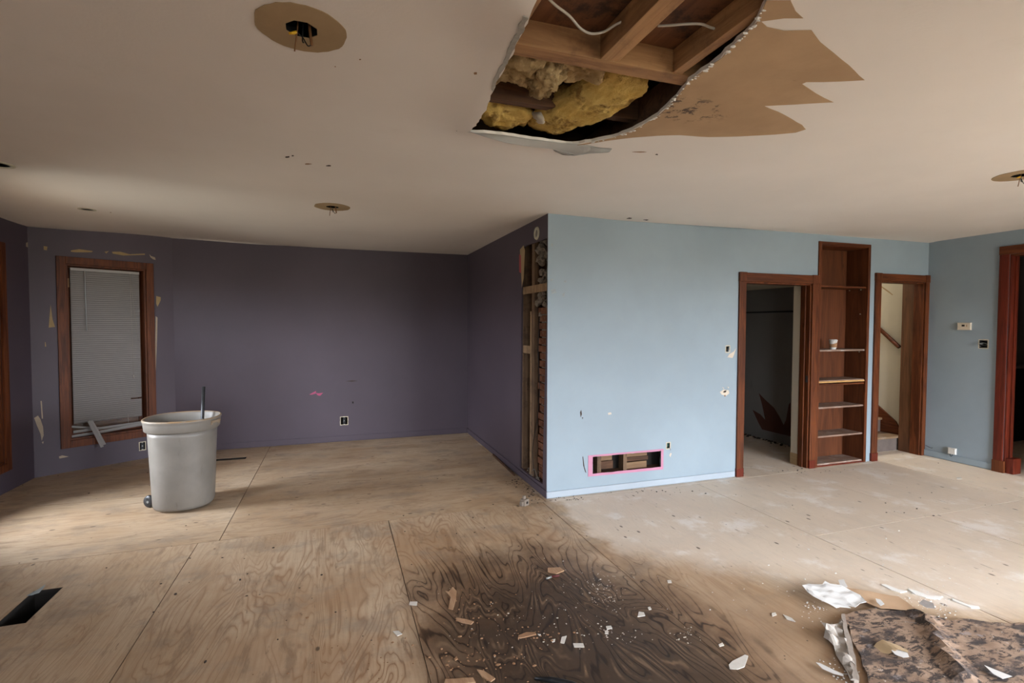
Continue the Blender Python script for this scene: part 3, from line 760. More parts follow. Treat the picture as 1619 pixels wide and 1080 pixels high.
slab('trim_4', (5.285, YB+.275, 1.655), (5.30, 6.4, 1.675), M_black)
fr_ = bpy.data.objects['wall_far_room']
def wallpoly(px, n, d, push, mt, parent, name='peeled_patch', th=.0012, seed=0, label=None):
    """a thin patch of bared or torn surface lying on a wall"""
    n = Vector(n); pts = [on(x, y, n, d) for x, y in px]
    u = Vector((-n.y, n.x, 0)).normalized()
    o0 = pts[0]; q = [((p-o0).dot(u), p.z) for p in pts]
    b = bmnew(); panel(b, q, [], lambda s, t, dd: Vector((o0.x+u.x*s, o0.y+u.y*s, t))+n*(push-dd), th)
    return obj(name, b, mt, parent, label=label)
M_rust = plain('brown_water_stain', (.085, .026, .014), .8, .15, 12)
for px in ([(1199, 668), (1190, 648), (1202, 655), (1210, 664), (1205, 640), (1200, 622), (1212, 634), (1224, 645), (1232, 658), (1239, 672), (1243, 664), (1247, 640), (1250, 636), (1251, 690), (1225, 684), (1205, 679)],):
    wallpoly(px, (-1, 0, 0), -5.30, .0015, M_rust, fr_, 'brown_stain_patch')
# debris along that wall
b = bmnew(); r3 = random.Random(3)
for i in range(90):
    y = r3.uniform(4.6, 6.2); q = bmesh.ops.create_icosphere(b, subdivisions=1, radius=r3.uniform(.006, .022))
    c = Vector((5.27-abs(r3.gauss(0, .04)), y, .006))
    for v in q['verts']: v.co = Vector((v.co.x, v.co.y, max(-.006, v.co.z*.6)))+c
tag(obj('rubble', b, M_dust), 'dark crumbled rubble along the foot of the unlit far wall', 'rubble', kind='stuff')

# stair room
slab('wall_stair_right', (6.435, YB+.235, 0), (6.53, 7.8, 3.4), M_cream)
slab('wall_stair_left', (5.42, YB+.30, 0), (5.46, 7.8, 3.4), M_cream)
slab('wall_stair_back', (5.42, 7.7, 0), (6.5, 7.8, 3.4), M_cream)
slab('ceiling_stair', (5.42, YB+.02, 3.38), (6.53, 7.8, 3.42), M_cream)
slab('wall_stair_front', (5.475, YB+.02, 2.3), (6.53, YB+.12, 3.42), M_cream)
M_tread = timber('worn_tread', (.13, .075, .04), (.30, .19, .10), 'X', .6, blot=(.28, .23, .18), bamt=.5)
M_riser = plain('grey_worn_riser', (.14, .11, .095), .7, .2, 10)
ld = bpy.data.lights.new('added_stair_fill', 'AREA'); ld.shape = 'RECTANGLE'; ld.size, ld.size_y = .7, 1.2; ld.energy = 15; ld.color = (1, .96, .88)  # unseen area light, added to brighten the cream stair wall
lo_ = bpy.data.objects.new('added_stair_fill', ld); C.objects.link(lo_); lo_.location = (5.9, 6.3, 3.35)
st = thing('staircase', 'brown wooden stairs rising behind the doorway right of the bookcase', 'stairs', (5.96, 4.27, 0))
for i in range(10):
    y0 = 4.27+.235*i; z = .175*(i+1)
    bxo('tread', (5.47, y0-.022, z-.026), (6.405, y0+.25, z), M_tread, st, .004)
    bxo('riser', (5.47, y0, z-.175), (6.405, y0+.015, z-.026), M_riser, st, 0)
bm = bmnew(); prof = [(4.255, 0), (4.255, .20), (4.33, .33), (6.7, 2.10), (6.7, 1.7), (4.7, .0)]
panel(bm, prof, [], lambda s, t, d: Vector((6.407+d, s, t)), .025); obj('stringer', bm, M_woodY, st, world=True)
hr = thing('handrail', 'dark wooden handrail on the cream stairway wall', 'handrail', (6.39, 4.5, 1.3))
a = on(1422, 549, (1, 0, 0), 6.375); b_ = on(1384, 514, (1, 0, 0), 6.375); dirv = (b_-a); b_ = a+dirv*2.2
bm = bmnew(); tube(bm, [a, b_], .023, 10); obj('rail', bm, M_woodY, hr, smooth=True, world=True)
for t in (.35, .8):
    p = a.lerp(b_, t); bm = bmnew(); tube(bm, [p+Vector((0, 0, -.015)), p+Vector((.025, 0, -.04)), p+Vector((.062, 0, -.04))], .006, 8); obj('bracket', bm, M_steel, hr, world=True)
wallpoly([(1386, 447), (1405, 460), (1412, 466), (1411, 467), (1404, 462), (1386, 449)], (-1, 0, 0), -6.435, .001, M_tand, bpy.data.objects['wall_stair_right'], 'plaster_crack')

# room beyond door_3
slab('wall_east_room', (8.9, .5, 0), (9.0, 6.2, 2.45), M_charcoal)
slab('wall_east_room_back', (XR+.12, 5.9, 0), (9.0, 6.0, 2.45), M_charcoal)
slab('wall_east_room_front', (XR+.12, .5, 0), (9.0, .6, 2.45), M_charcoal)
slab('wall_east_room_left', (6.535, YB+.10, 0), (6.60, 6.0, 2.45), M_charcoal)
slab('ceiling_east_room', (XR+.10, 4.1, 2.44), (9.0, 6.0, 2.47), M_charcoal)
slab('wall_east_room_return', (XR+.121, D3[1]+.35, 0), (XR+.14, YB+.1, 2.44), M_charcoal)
cab = thing('cabinet', 'dark cabinet with a pale teal edge in the unlit room at far right', 'cabinet', (8.1, 4.3, 0))
bxo('body', (7.75, 4.1, .0), (8.6, 4.7, .95), M_void, cab, .004)
bxo('edge_strip', (7.742, 4.09, .0), (7.752, 4.11, .93), plain('teal_paint', (.08, .30, .26), .5), cab, .001, label='trim edge coloured teal to look lit')  # teal colour stands in for cyan light on a trim line
bxo('counter_top', (7.70, 4.05, .95), (8.65, 4.72, .985), plain('grey_laminate', (.16, .15, .16), .5), cab, .003)

# outer skin: keeps daylight out of the wall and attic voids
bm = bmnew()
box(bm, (-3.4, -3.0, 3.45), (6.7, 8.4, 3.5)); box(bm, (6.7, .4, 3.45), (9.3, 8.4, 3.5))
box(bm, (-3.4, 8.3, -.3), (9.3, 8.4, 3.45)); box(bm, (9.2, .4, -.3), (9.3, 8.4, 3.45))
struct('wall_outer', bm, M_void)
bm = bmnew()
box(bm, (WC.x-.2, YK+.12, -.3), (XS+.3, YK+.16, 3.45))
box(bm, (XL-.30, 3.2, 2.50), (-1.7, 7.0, 2.9)); 
struct('wall_outer_back', bm, M_void)
bm = bmnew()
box(bm, (-1.95, YR-.2, 2.50), (6.7, YR-.14, 3.45)); box(bm, (-1.96, YR-.2, 2.50), (-1.90, 3.4, 3.45)); box(bm, (XR+.15, .40, -.3), (9.2, .48, 3.45))
box(bm, (6.62, YR-.2, 2.50), (6.68, .48, 3.45))
struct('wall_outer_front', bm, M_void)

# ================================================================== BOOKCASE
bk = thing('bookcase', 'tall narrow built-in wooden bookcase between the two doorways', 'bookcase', (5.10, YB, 0))
x0, x1 = BK; yb = YB+.235
bxo('back_panel', (x0-.012, yb, .0), (x1+.012, yb+.012, BKZ), M_shelfback, bk, 0)
bxo('side_panel', (x0-.014, YB+.0, .0), (x0+.004, yb, BKZ), M_shelfback, bk, 0)
bxo('side_panel', (x1-.004, YB+.0, .0), (x1+.014, yb, BKZ), M_shelfback, bk, 0)
bxo('top_panel', (x0, YB, BKZ-.016), (x1, yb, BKZ), M_woodX, bk, 0)
bxo('face_frame', (x0-.030, YB-.016, 0), (x0+.006, YB+.004, BKZ+.022), M_wood, bk)
bxo('face_frame', (x1-.006, YB-.016, 0), (x1+.030, YB+.004, BKZ+.022), M_wood, bk)
bxo('face_frame', (x0+.006, YB-.016, BKZ-.010), (x1-.006, YB+.004, BKZ+.022), M_woodX, bk)
for z in (1.915, 1.238, .632, .325, .030):
    bxo('shelf', (x0+.005, YB+.004, z-.018), (x1-.005, yb, z), M_shelf if z < 1.5 else M_woodX, bk)
bxo('shelf', (x0+.005, YB+.004, .895), (x1-.005, yb, .915), M_shelf, bk)
bxo('shelf_edge_strip', (x0+.008, YB-.006, .888), (x1-.008, YB+.005, .906), plain('raw_yellow_wood', (.50, .28, .10), .6, .2, 20), bk, label='bare yellow wood edge strip')
bxo('shelf', (x0+.005, YB+.004, .858), (x1-.005, yb, .876), M_woodX, bk)
bxo('toe_board', (x0+.006, YB-.010, 0), (x1-.006, YB+.004, .014), M_red, bk)
for py_, z_ in ((.19, 1.885), (.06, 1.885), (.06, 1.62), (.06, 1.205)):
    bxo('shelf_pin', (x1-.016, YB+py_-.003, z_-.003), (x1-.003, YB+py_+.003, z_+.003), M_brass, bk, 0)
# blue sliver between bookcase and door is the wall itself
cup = thing('coffee_cup', 'white paper coffee cup with a tan sleeve on the bookcase shelf', 'cup', (5.045, YB+.062, 1.238))
bm = bmnew(); lathe(bm, [(0, .0), (.028, .0), (.029, .004), (.040, .095), (.0385, .095), (.0275, .006), (0, .006)], 28); obj('cup_body', bm, M_white, cup, smooth=True)
bm = bmnew(); lathe(bm, [(.0318, .022), (.0330, .022), (.0385, .070), (.0373, .070), (.0318, .022)], 28)
for v in bm.verts: v.co.z += .012*(v.co.x/.035) if v.co.z > .04 else 0
obj('cup_sleeve', bm, M_card, cup, smooth=True)
bm = bmnew(); lathe(bm, [(.0, .099), (.033, .099), (.034, .106), (.037, .106), (.0415, .099), (.0425, .092), (.0405, .092)], 28); obj('cup_lid', bm, M_paperw, cup, smooth=True)

# ================================================================== STRIPPED CAVITY IN THE SIDE WALL
X0 = XS+.018
M_firZd = timber('weathered_stud', (.09, .05, .028), (.20, .125, .07), 'Z', .8, blot=(.05, .03, .02), bamt=.6)  # darker stud colour deepens the shade inside the wall openings
def beam(name, lo, hi, mt, label, group=None, cat='stud', M=None):
    b = bmnew(); box(b, lo, hi, M, .002); return tag(obj(name, b, mt), label, cat, group)
beam('wall_stud', (X0, 4.655, .05), (X0+.09, 4.70, 2.45), M_firZd, 'rough stud at the left edge of the stripped wall opening')
beam('wall_stud', (X0+.004, 4.375, .05), (X0+.045, 4.440, 2.45), M_firZd, 'tan stud standing in the middle of the stripped wall opening')
beam('wall_stud', (X0+.002, 4.442, .05), (X0+.030, 4.478, 1.62), M_firZ, 'short scarred stud nailed beside the middle stud of the stripped opening')
zc = on(845, 457, (1, 0, 0), X0).z; zd = on(830, 551, (1, 0, 0), X0).z
beam('blocking_board', (X0-.006, 4.045, zc-.035), (X0+.012, 4.655, zc+.035), M_firZ, 'pale board crossing the stripped opening near its top', cat='board')
beam('blocking_board', (X0, 4.46, zd-.045), (X0+.02, 4.655, zd+.03), M_firZ, 'short dark block between studs halfway up the stripped opening', cat='board')
bm = bmnew()
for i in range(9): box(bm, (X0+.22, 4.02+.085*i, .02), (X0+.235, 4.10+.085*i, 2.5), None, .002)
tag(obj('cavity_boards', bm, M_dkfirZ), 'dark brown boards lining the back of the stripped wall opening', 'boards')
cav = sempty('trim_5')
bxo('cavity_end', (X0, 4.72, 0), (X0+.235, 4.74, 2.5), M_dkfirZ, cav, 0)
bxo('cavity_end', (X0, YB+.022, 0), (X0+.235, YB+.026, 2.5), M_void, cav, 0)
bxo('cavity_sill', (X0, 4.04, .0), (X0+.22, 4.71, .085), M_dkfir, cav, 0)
ch = thing('brick_column', 'column of old reddish bricks at the right of the stripped opening', 'bricks', (X0+.10, 4.15, .09))
br = random.Random(6); z = .095; i = 0
while z < 1.60:
    h = .057; dx = br.uniform(-.008, .012); dy = br.uniform(-.012, .012)
    bxo('brick', (X0+.030+dx, 4.06, z), (X0+.20, 4.325+dy, z+h), M_brick, ch, .004); z += h+.011; i += 1
bm = bmnew(); box(bm, (X0+.050, 4.07, .09), (X0+.19, 4.305, 1.60)); obj('mortar_core', bm, M_mortar, ch, world=True)
b = bmnew()
for i in range(64):
    zz = 1.60+(i/64)*.72
    if 1.98 < zz < 2.06 : continue
    q = bmesh.ops.create_icosphere(b, subdivisions=2, radius=br.uniform(.022, .045)); c = Vector((X0+br.uniform(.03, .11), 4.25+br.uniform(-.06, .09), zz))
    for v in q['verts']: v.co = v.co*(1+.9*noise.noise(v.co*45+c*9))+c
tag(obj('mortar_rubble', b, M_mortar), 'grey lumpy mortar stuck above the bricks in the stripped opening', 'mortar', kind='stuff')
b = bmnew()
for i in range(40):
    q = bmesh.ops.create_icosphere(b, subdivisions=1, radius=br.uniform(.006, .018)); c = Vector((X0+br.uniform(.0, .10), br.uniform(4.06, 4.66), .088))
    for v in q['verts']: v.co = v.co*(1+.4*noise.noise(v.co*90+c*9))+c
tag(obj('rubble', b, M_mortar), 'pale rubble lying on the sill of the stripped opening', 'rubble', kind='stuff')
S = lambda px, py, dx=.0: on(px, py, (1, 0, 0), X0+dx)
for pts, lab in [([S(853, 500), S(851, 560), S(853, 610), S(850, 660), S(843, 700), S(843, 735), S(846, 755)], 'thin black cable hanging down inside the stripped opening'),
                 ([S(841, 745), S(845, 742), S(849, 752), S(853, 760)], 'curled grey wire end at the bottom of the stripped opening')]:
    b = bmnew(); tube(b, smoothpath(pts, 6), .0028, 6); tag(obj('loose_wire', b, M_black if 'black' in lab else M_steel, smooth=True), lab, 'wire')
# ring high on the side wall
rg = thing('metal_ring', 'cream oval ring fitting high on the purple wall above the stripped opening', 'ring', (XS, 4.262, 2.309))
bm = bmnew(); bmesh.ops.create_cone
n_ = 32
rr_ = [[bm.verts.new((-.0005-(.010 if k in (1, 2) else 0), math.cos(2*PI*i/n_)*r, math.sin(2*PI*i/n_)*r*1.0)) for i in range(n_)] for k, r in enumerate((.058, .054, .037, .034))]
for a, b2 in zip(rr_, rr_[1:]):
    for i in range(n_): bm.faces.new((a[i], a[(i+1) % n_], b2[(i+1) % n_], b2[i]))
obj('ring_collar', bm, M_brass, rg, smooth=True)
bm = bmnew(); panel(bm, circ(0, 0, .034, 24), [], lambda s, t, d: Vector((-.001-d*0, s, t)), 0); obj('inner_disc', bm, M_charcoal, rg, label='dark recessed centre')

# peeled corners around the stripped opening
wallpoly([(822, 395), (828, 388), (830, 396), (828, 440), (825, 455), (824, 420)], (-1, 0, 0), -XS, .0012, M_tand, ws)
wallpoly([(821, 402), (824, 404), (824, 432), (821, 430)], (-1, 0, 0), -XS, .0015, plain('faded_red_paint', (.35, .06, .07), .6), ws)
# outlet, switch openings etc.
def junction(name, label, R, W, parts=True, outlet=True, seedv=0, frame_mt=None):
    """an opened electrical box: R maps local (s, depth, z)"""
    s0, s1, z0, z1 = W; c = R @ Vector(((s0+s1)/2, 0, z0))
    t = thing(name, label, 'outlet' if outlet else 'electrical box', c)
    def tb(lo, hi, nm, mt, bev=.001): return bxo(nm, lo, hi, mt, t, bev, R)
    bm = bmnew()
    for lo, hi in [((s0, .002, z0), (s0+.003, .06, z1)), ((s1-.003, .002, z0), (s1, .06, z1)), ((s0, .002, z0), (s1, .06, z0+.003)), ((s0, .002, z1-.003), (s1, .06, z1)), ((s0, .057, z0), (s1, .06, z1))]: box(bm, lo, hi, R)
    obj('box', bm, M_void if outlet else M_pipe, t, world=True)
    bm = bmnew(); e_ = .007
    panel(bm, rough(r4(s0-e_, s1+e_, z0-e_, z1+e_), .015, .0015, seedv), [r4(s0+.001, s1-.001, z0+.001, z1-.001)], lambda s, tt, d: R @ Vector((s, -.0015+d, tt)), .0012)
    obj('torn_edge', bm, frame_mt or M_rimw, t, world=True, label='pale ragged paint edge')
    if outlet:
        m_ = (s0+s1)/2; h = (z1-z0)
        for zc_ in (z0+h*.30, z0+h*.70):
            bm = bmnew(); cyl = circ(m_, zc_, h*.17, 16); panel(bm, cyl, [], lambda s, tt, d: R @ Vector((s, .000+d, tt)), .02); q = obj('socket_face', bm, M_black, t, world=True)
        tb((m_-h*.14, .004, z0+h*.12), (m_+h*.14, .02, z1-h*.12), 'receptacle_body', M_black)
        tb((m_-.006, -.001, (z0+z1)/2-.006), (m_+.006, .006, (z0+z1)/2+.006), 'centre_strap', M_steel)
        tb((m_-.008, .001, z0+.001), (m_+.008, .004, z0+.008), 'mounting_ear', M_steel); tb((m_-.008, .001, z1-.008), (m_+.008, .004, z1-.001), 'mounting_ear', M_steel)
    return t
M_rimw = plain('old_cream_paint', (.60, .52, .38), .7, .15, 40)
RB = Matrix(((1, 0, 0, 0), (0, 1, 0, YB), (0, 0, 1, 0), (0, 0, 0, 1)))
RK = Matrix(((1, 0, 0, 0), (0, 1, 0, YK), (0, 0, 1, 0), (0, 0, 0, 1)))
RR = Matrix(((0, 1, 0, XR), (1, 0, 0, 0), (0, 0, 1, 0), (0, 0, 0, 1)))
junction('wall_outlet', 'uncovered black outlet low on the dim purple back wall', RK, (.035, .12, .215, .312), seedv=1)
junction('wall_outlet', 'uncovered black outlet under the blinds window, beside the grey trash can', R1, OUT1, seedv=2)
j3 = junction('switch_box', 'open switch box with chipped paint left of the first doorway', RB, BX1, outlet=False, seedv=3)
j4 = junction('switch_box', 'small open box with green insides above the pink recess', RB, BX2, outlet=False, seedv=4)
j5 = junction('switch_box', 'open box with loose wires below the thermostat', RR, BX3, outlet=False, seedv=5)
def wirebit(parent, R, pts, r=.002, mt=None, nm='wire'):
    b = bmnew(); tube(b, smoothpath([R @ Vector(p) for p in pts], 5), r, 6); return obj(nm, b, mt or M_copper, parent, smooth=True, world=True)
wirebit(j3, RB, [(3.58, .05, 1.25), (3.586, .0, 1.262), (3.598, -.012, 1.258), (3.606, .0, 1.27)])
wirebit(j4, RB, [(2.92, .05, .36), (2.922, 0, .355), (2.934, -.015, .34), (2.938, -.012, .325)], .0018, M_black)
bxo('green_device', (2.910, YB+.012, .352), (2.934, YB+.04, .385), plain('dark_green', (.01, .06, .045), .5), j4, .002)
wirebit(j5, RR, [(3.45, .05, 1.30), (3.455, -.01, 1.315), (3.480, -.035, 1.305), (3.492, -.03, 1.285), (3.478, -.015, 1.278)], .003, M_steel)
wirebit(j5, RR, [(3.46, .05, 1.29), (3.470, -.015, 1.300), (3.494, -.03, 1.318), (3.50, -.02, 1.30)], .0025, M_steel)
BLP = ((0, -1, 0), -YB)
M_scuff = plain('grey_scuff', (.33, .37, .38), .8, .2, 40)
M_raw = plain('bared_plaster', (.62, .54, .44), .8, .1, 40)
for px, mt in [([(1153, 560), (1160, 556), (1164, 550), (1160, 562), (1158, 566), (1150, 565)], M_raw), ([(1138, 620), (1144, 616), (1152, 617), (1153, 622), (1148, 626), (1141, 624)], M_raw),
               ([(1144, 618), (1148, 617), (1148, 620), (1144, 621)], M_chip), ([(1145, 625), (1147, 624), (1147, 627), (1145, 627)], M_chip), ([(1142, 612), (1145, 614), (1144, 615), (1142, 613)], M_raw), ([(1150, 611), (1153, 613), (1151, 614)], M_raw),
               ([(917, 652), (919, 648), (920, 655), (918, 660)], M_dust), ([(920, 660), (922, 660), (921, 663)], M_dust), ([(961, 653), (966, 652), (967, 655), (962, 656)], M_raw),
               ([(871, 384), (875, 386), (873, 391), (871, 389)], M_scuff), ([(871, 458), (878, 457), (880, 463), (872, 465)], M_scuff), ([(891, 444), (895, 443), (896, 446), (892, 447)], M_scuff), ([(889, 465), (893, 462), (892, 469), (890, 470)], M_scuff),
               ([(870, 441), (875, 441), (874, 444), (870, 445)], M_scuff), ([(921, 722), (922, 722), (924, 738), (927, 748), (925, 746), (922, 736)], M_dust), ([(1060, 716), (1062, 717), (1060, 723), (1058, 720)], M_raw)]:
    wallpoly(px, *BLP, .0012, mt, wb, 'paint_scuff')
# pink frame round the recess
M_pinkf = M_pink
bm = bmnew(); panel(bm, [(2.088, .155), (2.868, .150), (2.870, .342), (2.088, .343)], [rough([(2.133, .176), (2.843, .176), (2.843, .326), (2.133, .328)], .05, .002, 2)], lambda s, t, d: Vector((s, YB-.003+d, t)), .0028)
pf = tag(obj('pink_wall_recess_frame', bm, M_pink), 'flat pink painted border round the open recess low on the blue wall', 'frame')
M_fir2 = timber('dim_lath', (.13, .07, .035), (.26, .16, .085), 'X', .8)  # darker lath colour carries the shade inside the recess
rc = thing('wall_recess_framing', 'brown boards and studs showing inside the pink bordered wall recess', 'framing', (2.49, YB+.06, .15))
for lo, hi, mt, nm in [((2.08, YB+.12, .08), (2.90, YB+.13, .42), M_void, 'backing'), ((2.195, YB+.030, .14), (2.235, YB+.10, .36), M_firZd, 'stud'), ((2.455, YB+.018, .14), (2.492, YB+.10, .36), M_firZd, 'stud'),
                   ((2.24, YB+.075, .262), (2.37, YB+.085, .325), M_fir2, 'lath_board'), ((2.24, YB+.075, .185), (2.38, YB+.085, .255), M_dkfir, 'lath_board'),
                   ((2.497, YB+.072, .275), (2.74, YB+.082, .33), M_fir2, 'lath_board'), ((2.497, YB+.070, .235), (2.75, YB+.080, .272), M_dkfir, 'lath_board'), ((2.497, YB+.060, .165), (2.73, YB+.075, .228), M_fir2, 'lath_board'),
                   ((2.08, YB+.0165, .13), (2.90, YB+.12, .168), M_dkfir, 'bottom_plate')]:
    bxo(nm, lo, hi, mt, rc, .001)
# thermostat, phone jack
th = thing('thermostat', 'small cream thermostat with a dark display on the right blue wall', 'thermostat', (XR, 3.631, 1.489))
def RRb(lo, hi, nm, mt, p, bev=.002): return bxo(nm, lo, hi, mt, p, bev, RR)
RRb((3.570, -.026, 1.450), (3.692, -.0005, 1.528), 'housing', plain('cream_plastic', (.62, .55, .44), .4), th, .005)
RRb((3.623, -.0275, 1.487), (3.650, -.0255, 1.507), 'display', M_black, th, 0); RRb((3.601, -.0275, 1.485), (3.607, -.0255, 1.507), 'slider', M_card, th, 0)
jk = thing('phone_jack', 'small white phone jack box near the floor of the right blue wall', 'phone jack', (XR, 3.71, .07))
RRb((3.672, -.030, .085), (3.742, -.0005, .150), 'housing', M_white, jk, .004)
wirebit(jk, RR, [(3.70, -.02, .086), (3.702, -.028, .066), (3.712, -.03, .060), (3.722, -.026, .070), (3.720, -.02, .086)], .003, M_pipe)
ws_ = thing('wire_stub', 'thin wire stub poking from the right blue wall beside the stair doorway', 'wire', (XR, 3.97, .11))
wirebit(ws_, RR, [(3.985, -.002, .116), (3.95, -.02, .112), (3.91, -.03, .105), (3.895, -.03, .112)], .0028, M_pipe)

# ---- patches on the purple walls ----
n1 = (n1v.x, n1v.y, 0); dF = n1v.dot(WE)
M_peel = plain('bared_wall_paper', (.42, .33, .24), .8, .15, 25); M_peelt = plain('bared_tan_paper', (.36, .25, .12), .8, .15, 25)
for px, mt in [([(69, 389), (75, 390), (74, 396), (69, 395)], M_peelt), ([(112, 396), (125, 394), (147, 397), (145, 399), (120, 399), (112, 398)], M_peelt), ([(165, 398), (172, 397), (168, 401)], M_peelt),
               ([(177, 398), (190, 398), (205, 402), (229, 401), (229, 403), (195, 404), (178, 401)], M_peelt), ([(236, 402), (239, 405), (245, 407), (246, 411), (242, 410), (238, 407)], M_peel),
               ([(80, 482), (83, 505), (87, 517), (77, 518), (78, 505)], M_peelt), ([(247, 468), (254, 470), (254, 475), (249, 485), (247, 480)], M_peelt), ([(246, 500), (249, 502), (248, 545), (246, 590), (245, 560)], M_peel),
               ([(64, 634), (66, 634), (68, 662), (66, 662)], M_peel), ([(54, 661), (60, 657), (64, 663), (68, 675), (69, 688), (66, 697), (64, 686), (58, 672)], M_peel), ([(66, 699), (69, 698), (68, 702)], M_peel),
               ([(93, 722), (98, 720), (109, 722), (99, 724), (94, 725)], M_peel), ([(71, 541), (72, 541), (73, 548), (71, 548)], M_peelt)]:
    wallpoly(px, n1, dF, .0015, mt, wf)
wallpoly([(41, 384), (44, 383), (46, 388), (44, 391), (41, 390)], (1, 0, 0), XL, .0015, M_peel, wl)
M_pinkmark = plain('pink_chalk_mark', (.40, .08, .16), .8, .1, 30)
for px, mt in [([(489, 624), (494, 621), (500, 618), (499, 621), (503, 622), (511, 621), (506, 626), (502, 625), (500, 622), (493, 624)], M_pinkmark), ([(546, 603), (556, 601.5), (566, 602), (557, 603.5)], M_dust),
               ([(556.5, 635), (559, 635), (559, 638), (557, 638)], M_void)]:
    wallpoly(px, (0, -1, 0), -YK, .0012, mt, wk, 'paint_scuff')

# ================================================================== BLINDS
bl_ = thing('window_blind', 'white closed venetian blind with a missing bottom corner in the left corner window', 'blind', (R1 @ Vector((.61, .08, 2.07))))
bs0, bs1 = .322, .912
def tR(p): return R1 @ Vector(p)
bxo('headrail', (bs0, .062, 2.035), (bs1, .092, 2.062), M_blindw, bl_, .002, R1)
bm = bmnew(); nsl = 74; zt, zb_l, zb_r = 2.030, .478, .478
for i in range(nsl):
    t = i/(nsl-1); z = zt+(zb_l-zt)*t; dz = 0
    if abs(i-64) < 1: e1 = bs1-.10
    else: e1 = bs1
    zz = z
    rows_ = []
    for s in (bs0, (bs0+e1)/2, e1):
        tw = .001*noise.noise(Vector((s*5, i*.7, 0)))
        rows_.append([bm.verts.new(tR((s, .076+tw-.0035, zz+.0145))), bm.verts.new(tR((s, .0765+tw-.003, zz))), bm.verts.new(tR((s, .082+tw, zz-.0135)))])
    for a, b2 in zip(rows_, rows_[1:]):
        for k in range(2): bm.faces.new((a[k], a[k+1], b2[k+1], b2[k]))
bmesh.ops.solidify(bm, geom=bm.faces[:], thickness=.0008)
obj('slats', bm, M_blindw, bl_, world=True)
bm = bmnew(); tube(bm, [tR((.435, .055, 2.035)), tR((.437, .054, 1.7)), tR((.440, .052, 1.42))], .0042, 8); obj('tilt_wand', bm, plain('grey_wand', (.42, .43, .44), .3), bl_, smooth=True, world=True)
for pts in ([(.825, .06, 2.04), (.832, .060, 1.4), (.838, .058, .93)], [(.825, .06, 2.04), (.86, .062, 1.6), (.905, .066, 1.20)], [(.782, .07, .50), (.784, .070, .42), (.783, .07, .36)]):
    bm = bmnew(); tube(bm, [tR(p) for p in pts], .0014, 6); obj('cord', bm, M_cable, bl_, smooth=True, world=True)
bm = bmnew(); tube(bm, [tR((.838, .058, .93)), tR((.838, .058, .895))], [.003, .006], 8); obj('cord_tassel', bm, M_cable, bl_, smooth=True, world=True)
M_slat = plain('loose_white_slat', (.55, .53, .51), .5, .05)
def slat(p, q, w_, label, tilt=.3, d=None):
    p = tR(p); q = tR(q); u = (q-p).normalized(); s = Vector((n1v.x*math.sin(tilt), n1v.y*math.sin(tilt), math.cos(tilt))) if tilt < 1 else u1.copy(); s = (s-u*s.dot(u)).normalized(); n = u.cross(s)
    bm = bmnew(); R_ = []
    for k in range(9):
        c = p.lerp(q, k/8)+n*.004*math.sin(k/8*PI)
        R_.append([bm.verts.new(c+s*w_*a+n*(.003*(1-(a*2)**2))) for a in (-.5, -.25, 0, .25, .5)])
    for a, b2 in zip(R_, R_[1:]):
        for i in range(4): bm.faces.new((a[i], a[i+1], b2[i+1], b2[i]))
    bmesh.ops.solidify(bm, geom=bm.faces[:], thickness=.001)
    return tag(obj('blind_slat', bm, M_slat), label, 'blind slat')
slat((.315, .070, .385), (.94, .075, .395), .030, 'loose white slat lying highest across the bottom of the left window')
slat((.300, .060, .340), (.93, .068, .375), .032, 'loose white slat lying lowest on the sill of the left window')
slat((.300, .085, .440), (.56, .080, .385), .022, 'short white slat sloping down inside the lower left window corner')
slat((.435, .040, .485), (.510, -.085, .215), .028, 'bent white slat hanging over the window sill, left of a pair', 1.2)
slat((.455, .035, .485), (.533, -.075, .235), .026, 'bent white slat hanging over the window sill, right of a pair', 1.2)
bxo('added_light_block', (.25, .142, .29), (.97, .155, 2.11), M_dkfir, win1, 0, R1)  # dark board added behind the window to stop the blind being backlit
bxo('window_shade_bracket', (.288, .03, 1.86), (.305, .05, 1.95), M_chip, win1, .002, R1)

bl2 = thing('window_blind', 'white blind added to cut daylight on the larger bay window, one side raised', 'blind', (XL-.07, 5.32, 2.12))  # mostly out of view; added to reduce the bay's daylight
bxo('headrail', (4.99, .062, 2.09), (5.645, .092, 2.115), M_blindw, bl2, .002, R2)
bm = bmnew()
for i in range(88):
    z = 2.085-i*.0207
    box(bm, (4.99, .0755, z-.0125), (5.645, .0765, z+.0125), R2 @ Matrix.Translation((0, 0, 0)))
for i in range(14): box(bm, (4.315, .0755, 2.085-i*.0207-.0125), (4.975, .0765, 2.085-i*.0207+.0125), R2)
obj('slats', bm, M_blindw, bl2, world=True)

# ================================================================== TRASH CAN
cx_, cy_ = -1.205, 4.835
tcn = thing('trash_can', 'grey plastic wheeled trash can with a wide rim, near the left window', 'trash can', (cx_, cy_, 0))
bm = bmnew()
prof = [(0, .012), (.185, .012), (.208, .018), (.216, .04), (.223, .2), (.232, .42), (.240, .60), (.243, .645), (.236, .645), (.226, .42), (.212, .06), (0, .05)]
rings = lathe(bm, prof, 64, sq=.88)
bmesh.ops.remove_doubles(bm, verts=bm.verts, dist=.0004)
wa = math.radians(150)
for v in bm.verts:      # wheel notch at the lower rear left
    a = math.atan2(v.co.y, v.co.x); d = abs((a-wa+PI) % (2*PI)-PI)
    if v.co.z < .12 and v.co.z > .0 and d < .38 and math.hypot(v.co.x, v.co.y) > .12:
        f_ = (1-(d/.38)**2)*min(1, (.13-v.co.z)/.05)*.20; v.co.x *= 1-f_; v.co.y *= 1-f_
obj('can_body', bm, M_can, tcn, smooth=True)
bm = bmnew()
